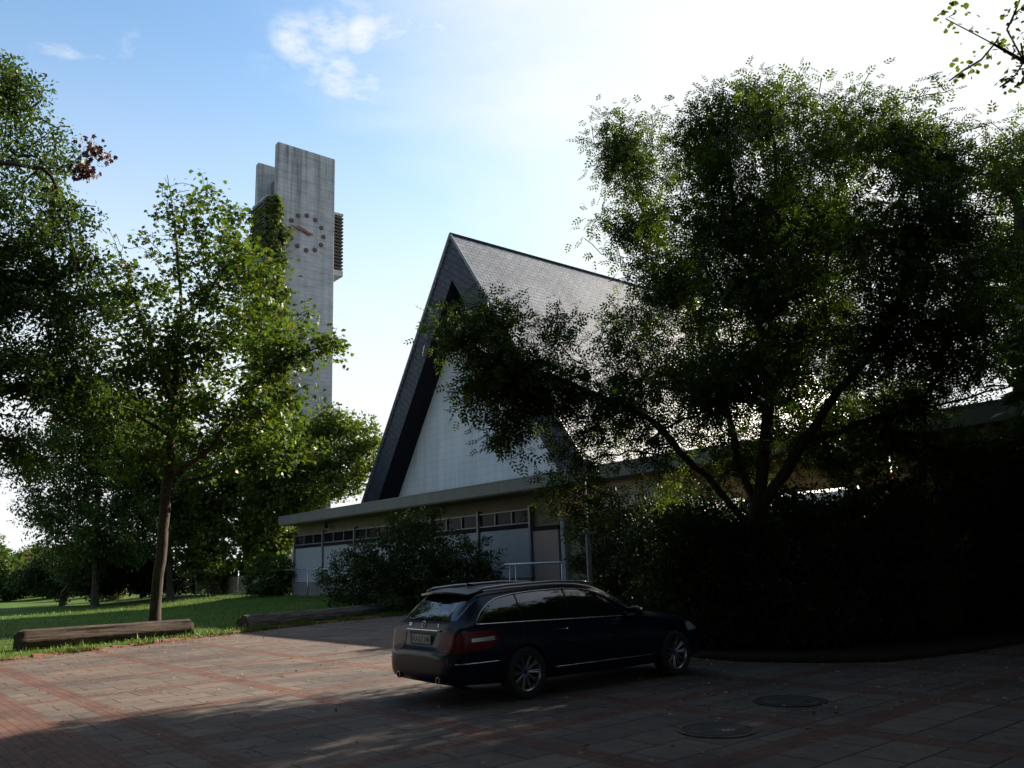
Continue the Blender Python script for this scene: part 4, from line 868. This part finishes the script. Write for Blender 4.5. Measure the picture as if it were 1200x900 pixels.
#        x     zb   ztop   w    zbelt  yb   yr   zr
ST = [(-1.165, .40, .60, .55, .55, .52, .36, .59), (-1.15, .33, .665, .72, .60, .69, .44, .655), (-1.10, .28, .705, .83, .66, .80, .53, .695), (-1.075, .26, .80, .86, .75, .825, .58, .785),
      (-1.05, .25, .98, .88, .92, .84, .65, .955), (-1.00, .24, 1.06, .907, .95, .86, .67, 1.03), (-.82, .23, 1.235, .916, .965, .86, .66, 1.19), (-.66, .22, 1.385, .921, .97, .86, .64, 1.335),
      (-.52, .215, 1.432, .925, .972, .862, .63, 1.38), (0, .20, 1.468, .928, .965, .868, .63, 1.408), (.7, .19, 1.485, .928, .95, .872, .635, 1.422), (1.3, .19, 1.468, .927, .935, .872, .635, 1.402),
      (1.62, .19, 1.40, .926, .925, .87, .645, 1.33), (1.92, .19, 1.25, .925, .918, .866, .665, 1.185), (2.2, .19, 1.09, .924, .91, .855, .70, 1.04), (2.38, .19, 1.0, .922, .90, .845, .72, .965),
      (2.62, .19, .968, .916, .875, .825, .70, .945), (3.1, .20, .912, .90, .81, .80, .66, .885), (3.42, .21, .84, .865, .735, .76, .6, .812), (3.6, .23, .755, .79, .66, .70, .52, .73), (3.69, .28, .66, .68, .58, .60, .42, .64), (3.72, .36, .57, .52, .51, .46, .32, .56)]
def station(s_):
    x, zb, zt, w, zl, yb, yr, zr = s_
    h = [(0, zb), (.62 * w, zb), (.93 * w, zb + .015), (.985 * w, zb + .10), (w, zb + .45 * (zl - zb)), (.995 * w, zl - .28 * (zl - zb)), (.955 * w * .5 + yb * .5, zl - .035), (yb, zl + .012), ((yb * .55 + yr * .45), zl + .55 * (zr - zl)), (yr, zr), (yr * .86, zr + .62 * (zt - zr)), (yr * .5, zt - .12 * (zt - zr)), (0, zt)]
    return [(x, y, z) for y, z in h] + [(x, -y, z) for y, z in h[-2:0:-1]]
V = []; Fc = []; ring = [station(s_) for s_ in ST]; nr = len(ring[0])
for r_ in ring: V += r_
for i in range(len(ring) - 1):
    for j in range(nr): Fc.append((i * nr + j, i * nr + (j + 1) % nr, (i + 1) * nr + (j + 1) % nr, (i + 1) * nr + j))
Fc += [tuple(range(nr))[::-1], tuple((len(ring) - 1) * nr + j for j in range(nr))]
b = MB(); b.add(V, Fc); body = b.build('body', [M['paint'], M['black']], car, smooth=True)
body.modifiers.new('s', 'SUBSURF').levels = 3
dg = bpy.context.evaluated_depsgraph_get(); dg.update()
me0 = bpy.data.meshes.new_from_object(body.evaluated_get(dg))
bvh = BVHTree.FromPolygons([v.co.copy() for v in me0.vertices], [tuple(p.vertices) for p in me0.polygons])
b = MB(); b.mi = 1
for x in (0, 2.874):
    for sg in (-1, 1):
        b.lathe([(.001, -.2), (.362, -.2), (.362, .2), (.001, .2)], (x, sg * .86, .335), 'y', 48)
cut = b.build('cut', [M['paint'], M['black']], car)
body.modifiers['s'].levels = 3
bo = body.modifiers.new('b', 'BOOLEAN'); bo.operation = 'DIFFERENCE'; bo.object = cut; bo.solver = 'EXACT'
dg = bpy.context.evaluated_depsgraph_get(); dg.update(); me1 = bpy.data.meshes.new_from_object(body.evaluated_get(dg))
body.modifiers.clear(); body.data = me1; bpy.data.objects.remove(cut); me1.polygons.foreach_set('use_smooth', [True] * len(me1.polygons)); me1.set_sharp_from_angle(angle=R(50))
def hit(o, d):
    h = bvh.ray_cast(Vector(o), Vector(d).normalized()); return (np.array(h[0]), np.array(h[1])) if h[0] is not None else (None, None)
def side_pt(x, z, sg, off=.004):
    p, n_ = hit((x, sg * 3, z), (0, -sg, 0)); return p + n_ * off * (1 if n_[1] * sg > 0 else -1) if p is not None else np.array([x, sg * .8, z])
def patch(grid):
    nu, nv = len(grid), len(grid[0]); b = MB(); b.add([p for row in grid for p in row], [(i * nv + j, i * nv + j + 1, (i + 1) * nv + j + 1, (i + 1) * nv + j) for i in range(nu - 1) for j in range(nv - 1)]); return b
def interp(P, x):
    xs = [p[0] for p in P]; return float(np.interp(x, xs, [p[1] for p in P]))
def smoothc(P):                       # monotone dense resampling of a top line
    xs = np.array([p[0] for p in P]); ys = np.array([p[1] for p in P]); X = np.linspace(xs[0], xs[-1], 120); Y = np.interp(X, xs, ys)
    for _ in range(10): Y[1:-1] = .25 * Y[:-2] + .5 * Y[1:-1] + .25 * Y[2:]
    return list(zip(X, Y))
TOPL = smoothc([(-.76, 1.005), (-.68, 1.11), (-.55, 1.215), (-.38, 1.29), (-.1, 1.335), (.3, 1.362), (.8, 1.372), (1.2, 1.355), (1.5, 1.285), (1.8, 1.155), (2.0, 1.045), (2.14, .965)])
BOTL = [(-.76, .995), (0, .985), (1, .965), (2.14, .945)]
for sg in (-1, 1):
    for nm, x0, x1 in (('rear_quarter_window', -.755, -.03), ('rear_door_window', .0, .83), ('front_door_window', .87, 2.13)):
        g_ = [[side_pt(x, interp(BOTL, x) + f * (interp(TOPL, x) - interp(BOTL, x)), sg, .006) for f in np.linspace(0, 1, 7)] for x in np.linspace(x0, x1, 16)]
        patch(g_).build(nm, M['carglass'], car, smooth=True)
    P = [side_pt(x, z, sg, .012) for x, z in TOPL[::4]] + [side_pt(x, interp(BOTL, x) - .006, sg, .012) for x in np.linspace(2.14, -.76, 30)]
    b = MB(); b.tube(P, .0085, 6, closed=True); b.build('window_trim', M['chrome'], car, smooth=True)
    b = MB(); b.tube([np.array([x, sg * y, z]) for x, y, z in ((-.60, .655, 1.40), (-.5, .655, 1.437), (-.1, .655, 1.465), (.7, .655, 1.485), (1.25, .655, 1.462), (1.42, .655, 1.425))], .019, 8); b.build('roof_rail', M['alloy'], car, smooth=True)
    # rubbing strip, sill strip, bumper strip
    b = MB(); b.tube([side_pt(x, .36 + .0 * x, sg, .006) for x in np.linspace(.46, 2.42, 20)], .008, 5); b.build('door_strip', M['chrome'], car, smooth=True)
    b = MB(); b.tube([side_pt(x, .525, sg, .006) for x in np.linspace(-1.09, -.42, 12)], .008, 5); b.build('bumper_strip', M['chrome'], car, smooth=True)
    for x_ in (-.03, .85, 2.12):
        b = MB(); b.tube([side_pt(x_ + (.02 if x_ > 2 else 0), z, sg, .0015) for z in np.linspace(.30 if x_ > .5 else .72, interp(BOTL, x_) - .02, 14)], .004, 4); b.build('panel_gap', M['black'], car)
    for x_ in (.62, 1.62):
        P = [side_pt(x_ + d_, .83 + (.004 if abs(d_) < .09 else 0), sg, o_) for d_, o_ in ((-.11, .004), (-.085, .035), (0, .042), (.085, .035), (.11, .004))]
        b = MB(); b.tube(P, [.012, .014, .014, .014, .012], 8); b.build('door_handle', M['paint'], car, smooth=True)
    # mirror
    mb_ = MB(); c_ = np.array([1.95, sg * 1.0, 1.0]); prof = []
    nv_, nu_ = 10, 16; VV = []
    for i in range(nv_ + 1):
        th = math.pi * i / nv_
        for j in range(nu_):
            ph_ = 2 * math.pi * j / nu_; ex = np.array([math.sin(th) * math.cos(ph_), math.sin(th) * math.sin(ph_), math.cos(th)])
            q_ = np.sign(ex) * np.abs(ex) ** .75 * np.array([.075 if ex[0] < 0 else .11, .115, .08]); VV.append(c_ + q_)
    mb_.add(VV, [(i * nu_ + j, i * nu_ + (j + 1) % nu_, (i + 1) * nu_ + (j + 1) % nu_, (i + 1) * nu_ + j) for i in range(nv_) for j in range(nu_)])
    mr = mb_.build('side_mirror', M['paint'], car, smooth=True)
    b = MB(); b.tube([np.array([1.98, sg * .84, .955]), np.array([1.96, sg * .93, .965])], .028, 8); b.build('mirror_arm', M['black'], mr, smooth=True)
    b = MB(); b.add([c_ + np.array([-.078, y, z]) for y, z in ((-.085, -.055), (.085, -.055), (.085, .055), (-.085, .055))], [(0, 1, 2, 3)]); b.build('mirror_glass', M['chrome'], mr)
def wrap(th, z, sg, off=.006, c=(-.55, .42)):
    d = np.array([-math.cos(th), sg * math.sin(th), 0]); o_ = np.array([c[0], sg * c[1], z]) + d * 3; p, n_ = hit(o_, -d)
    return p + d * off if p is not None else np.array([-1.0, sg * .8, z])
for sg in (-1, 1):
    ths = np.linspace(R(2), R(101), 26)
    def zl_(f): return .655 + .05 * f ** 2 + .06 * max(0, f - .8) / .2
    def zh_(f): return .885 + .045 * f - .10 * max(0, (f - .86) / .14) ** 2
    g_ = [[wrap(t_, zl_(f) + q * (zh_(f) - zl_(f)), sg) for q in np.linspace(0, 1, 8)] for f, t_ in zip(np.linspace(0, 1, 26), ths)]
    tl = patch(g_).build('tail_light', M['lamp_red'], car, smooth=True)
    g_ = [[wrap(t_, .775 + .015 * f + q * (.03 + .022 * f), sg, .011) for q in np.linspace(0, 1, 4)] for f, t_ in [(f_, R(2) + f_ * R(99)) for f_ in np.linspace(.55, .93, 20)]]
    patch(g_).build('clear_lens', M['lamp_clear'], tl, smooth=True)
    # head lamp
    g_ = []
    for x in np.linspace(3.2, 3.6, 10):
        row = []
        for q in np.linspace(0, 1, 6):
            z = .64 + .02 * (x - 3.2) + q * (.12 - .1 * (x - 3.3) ** 2); row.append(side_pt(x, z, sg, .006))
        g_.append(row)
    patch(g_).build('headlight', M['lamp_clear'], car, smooth=True)
def rear_pt(y, z, off=.005):
    p, n_ = hit((-4, y, z), (1, 0, 0)); return p + np.array([-off, 0, off * .4]) if p is not None else np.array([-1.0, y, z])
g_ = [[rear_pt(f * (.705 - .16 * (z - 1.04)), z) for f in np.linspace(-1, 1, 15)] for z in np.linspace(1.045, 1.365, 10)]
patch(g_).build('rear_window', M['carglass'], car, smooth=True)
def front_pt(y, z, off=.005):
    p, n_ = hit((6, y, z), (-1, 0, 0)); return p + np.array([off, 0, off * .4]) if p is not None else np.array([2.0, y, z])
g_ = [[front_pt(f * (.70 - .25 * (z - 1.03)), z) for f in np.linspace(-1, 1, 13)] for z in np.linspace(1.03, 1.40, 9)]
patch(g_).build('windscreen', M['carglass'], car, smooth=True)
# roof spoiler
b = MB(); ys = np.linspace(-1, 1, 13)
top = [(-.80 + .07 * f * f, .60 * f, 1.405 - .035 * f * f) for f in ys]; V = []
for (x, y, z) in top: V += [(x, y, z), (x - .005, y, z - .028), (x + .26, y * 1.0, z + .012), (x + .26, y, z + .042)]
Fc = []
for i in range(12):
    a_ = i * 4
    for q, w in ((0, 1), (1, 2), (2, 3), (3, 0)): Fc.append((a_ + q, a_ + w, a_ + 4 + w, a_ + 4 + q))
Fc += [(0, 1, 2, 3), (51, 50, 49, 48)]; b.add(V, Fc); b.build('roof_spoiler', M['paint'], car, smooth=True, angle=50)
b = MB(); b.tube([(-.812, y, 1.384) for y in (-.16, 0, .16)], .008, 6); b.build('brake_light', M['lamp_red'], car)
b = MB(); b.hexa([(-.35, -.02, 1.45), (-.16, -.025, 1.462), (-.16, .025, 1.462), (-.35, .02, 1.45), (-.34, -.006, 1.505), (-.24, -.006, 1.485), (-.24, .006, 1.485), (-.34, .006, 1.505)]); b.build('roof_antenna', M['paint'], car, bevel=.006)
# tailgate fittings
b = MB(); b.tube([rear_pt(y, .915, .008) for y in np.linspace(-.46, .46, 13)], .013, 6); b.build('tailgate_strip', M['chrome'], car, smooth=True)
g_ = [[rear_pt(f * (.36 - .08 * (.89 - z) / .16), z, .004) for f in np.linspace(-1, 1, 9)] for z in np.linspace(.725, .895, 5)]
patch(g_).build('plate_recess', M['black'], car, smooth=True)
px_ = min(rear_pt(y, z)[0] for y in (-.26, 0, .26) for z in (.755, .86)) - .012
npl = bpy.data.objects.new('number_plate', None); npl.location = (px_, 0, .805); npl.rotation_euler = (0, 0, -math.pi / 2); link(npl, car)   # x to the right seen from behind
b = MB(); b.box((-.26, 0, -.055), (.26, .010, .055)); b.build('plate', M['plate'], npl, bevel=.003)
b = MB(); b.box((-.256, -.001, -.051), (-.216, .004, .051)); b.build('blue_band', M['blue'], npl)
text_mesh('KA:EZ 240', .098, 'characters', M['ink'], npl, (.022, -.0015, -.036), (math.pi / 2, 0, 0), .001, 'CENTER')
em = bpy.data.objects.new('emblem', None); ep = rear_pt(0, .985, .012); em.location = tuple(ep); link(em, car); em.rotation_euler = (0, R(18), 0)
b = MB(); b.tube([(0, .043 * math.cos(t_), .043 * math.sin(t_)) for t_ in np.linspace(0, 2 * math.pi, 25)[:-1]], .005, 6, closed=True); b.build('ring', M['chrome'], em, smooth=True)
b = MB()
for k in range(3):
    a_ = math.pi / 2 + 2 * math.pi * k / 3; b.tube([(0, 0, 0), (0, .042 * math.cos(a_), .042 * math.sin(a_))], [.008, .0015], 6)
b.build('star', M['chrome'], em, smooth=True)
for y0, s_ in ((-.38, 'E'), (.36, '220')):
    p = rear_pt(y0, .965, .006); text_mesh(s_, .055, 'badge', M['chrome'], car, p, (R(78), 0, -math.pi / 2), .003, 'CENTER')
b = MB(); g_ = [[rear_pt(f * .62, z, .004) for f in np.linspace(-1, 1, 9)] for z in np.linspace(.40, .46, 3)]; patch(g_).build('bumper_insert', M['black'], car, smooth=True)
for sg in (-1, 1):
    b = MB(); b.lathe([(.038, 0), (.045, 0), (.045, .10), (.036, .10)], (-1.16, sg * .52, .315), 'x', 20); b.build('tailpipe', M['chrome'], car)
# wheels: local y is the axle, outer side at -y
def wheel(x, sg):
    w_ = bpy.data.objects.new('wheel', None); w_.location = (x, sg * .80, .332); w_.rotation_euler = (0, random.uniform(0, 1), 0 if sg < 0 else math.pi); link(w_, car)
    b = MB(); b.lathe([(.225, .10), (.29, .115), (.318, .105), (.331, .075), (.332, 0), (.331, -.075), (.318, -.105), (.29, -.115), (.228, -.10)], (0, 0, 0), 'y', 56); b.build('tyre', M['tyre'], w_, smooth=True)
    b = MB(); b.lathe([(.222, .10), (.205, .07), (.200, -.02), (.206, -.07), (.222, -.098), (.230, -.104), (.231, -.098)], (0, 0, 0), 'y', 56); b.lathe([(.001, -.055), (.055, -.06), (.062, -.045), (.062, .0), (.001, .0)], (0, 0, 0), 'y', 28)
    for k in range(10):
        for dd in (-.085, .085):
            a_ = 2 * math.pi * k / 10; a0 = a_ + dd * .9; a1 = a_ + dd
            p0_ = np.array([.05 * math.cos(a0), -.055, .05 * math.sin(a0)]); p1_ = np.array([.213 * math.cos(a1), -.082, .213 * math.sin(a1)])
            b.tube([p0_, p1_], [.010, .0085], 6)
    b.build('rim', M['alloy'], w_, smooth=True, angle=45)
    b = MB(); b.lathe([(.17, .012), (.17, .03), (.05, .03), (.05, .012), (.17, .012)], (0, 0, 0), 'y', 40); b.build('brake_disc', M['iron'], w_)
    b = MB(); b.lathe([(.001, -.066), (.03, -.066), (.034, -.058)], (0, 0, 0), 'y', 20); b.build('hub_cap', M['blue'], w_)
for x in (0, 2.874):
    for sg in (-1, 1): wheel(x, sg)
# front grille and dark under-tray, out of sight from here
g_ = [[front_pt(f * (.36 + .06 * z), z, .006) for f in np.linspace(-1, 1, 9)] for z in np.linspace(.52, .70, 5)]
patch(g_).build('grille', M['black'], car, smooth=True)
bpy.data.meshes.remove(me0)
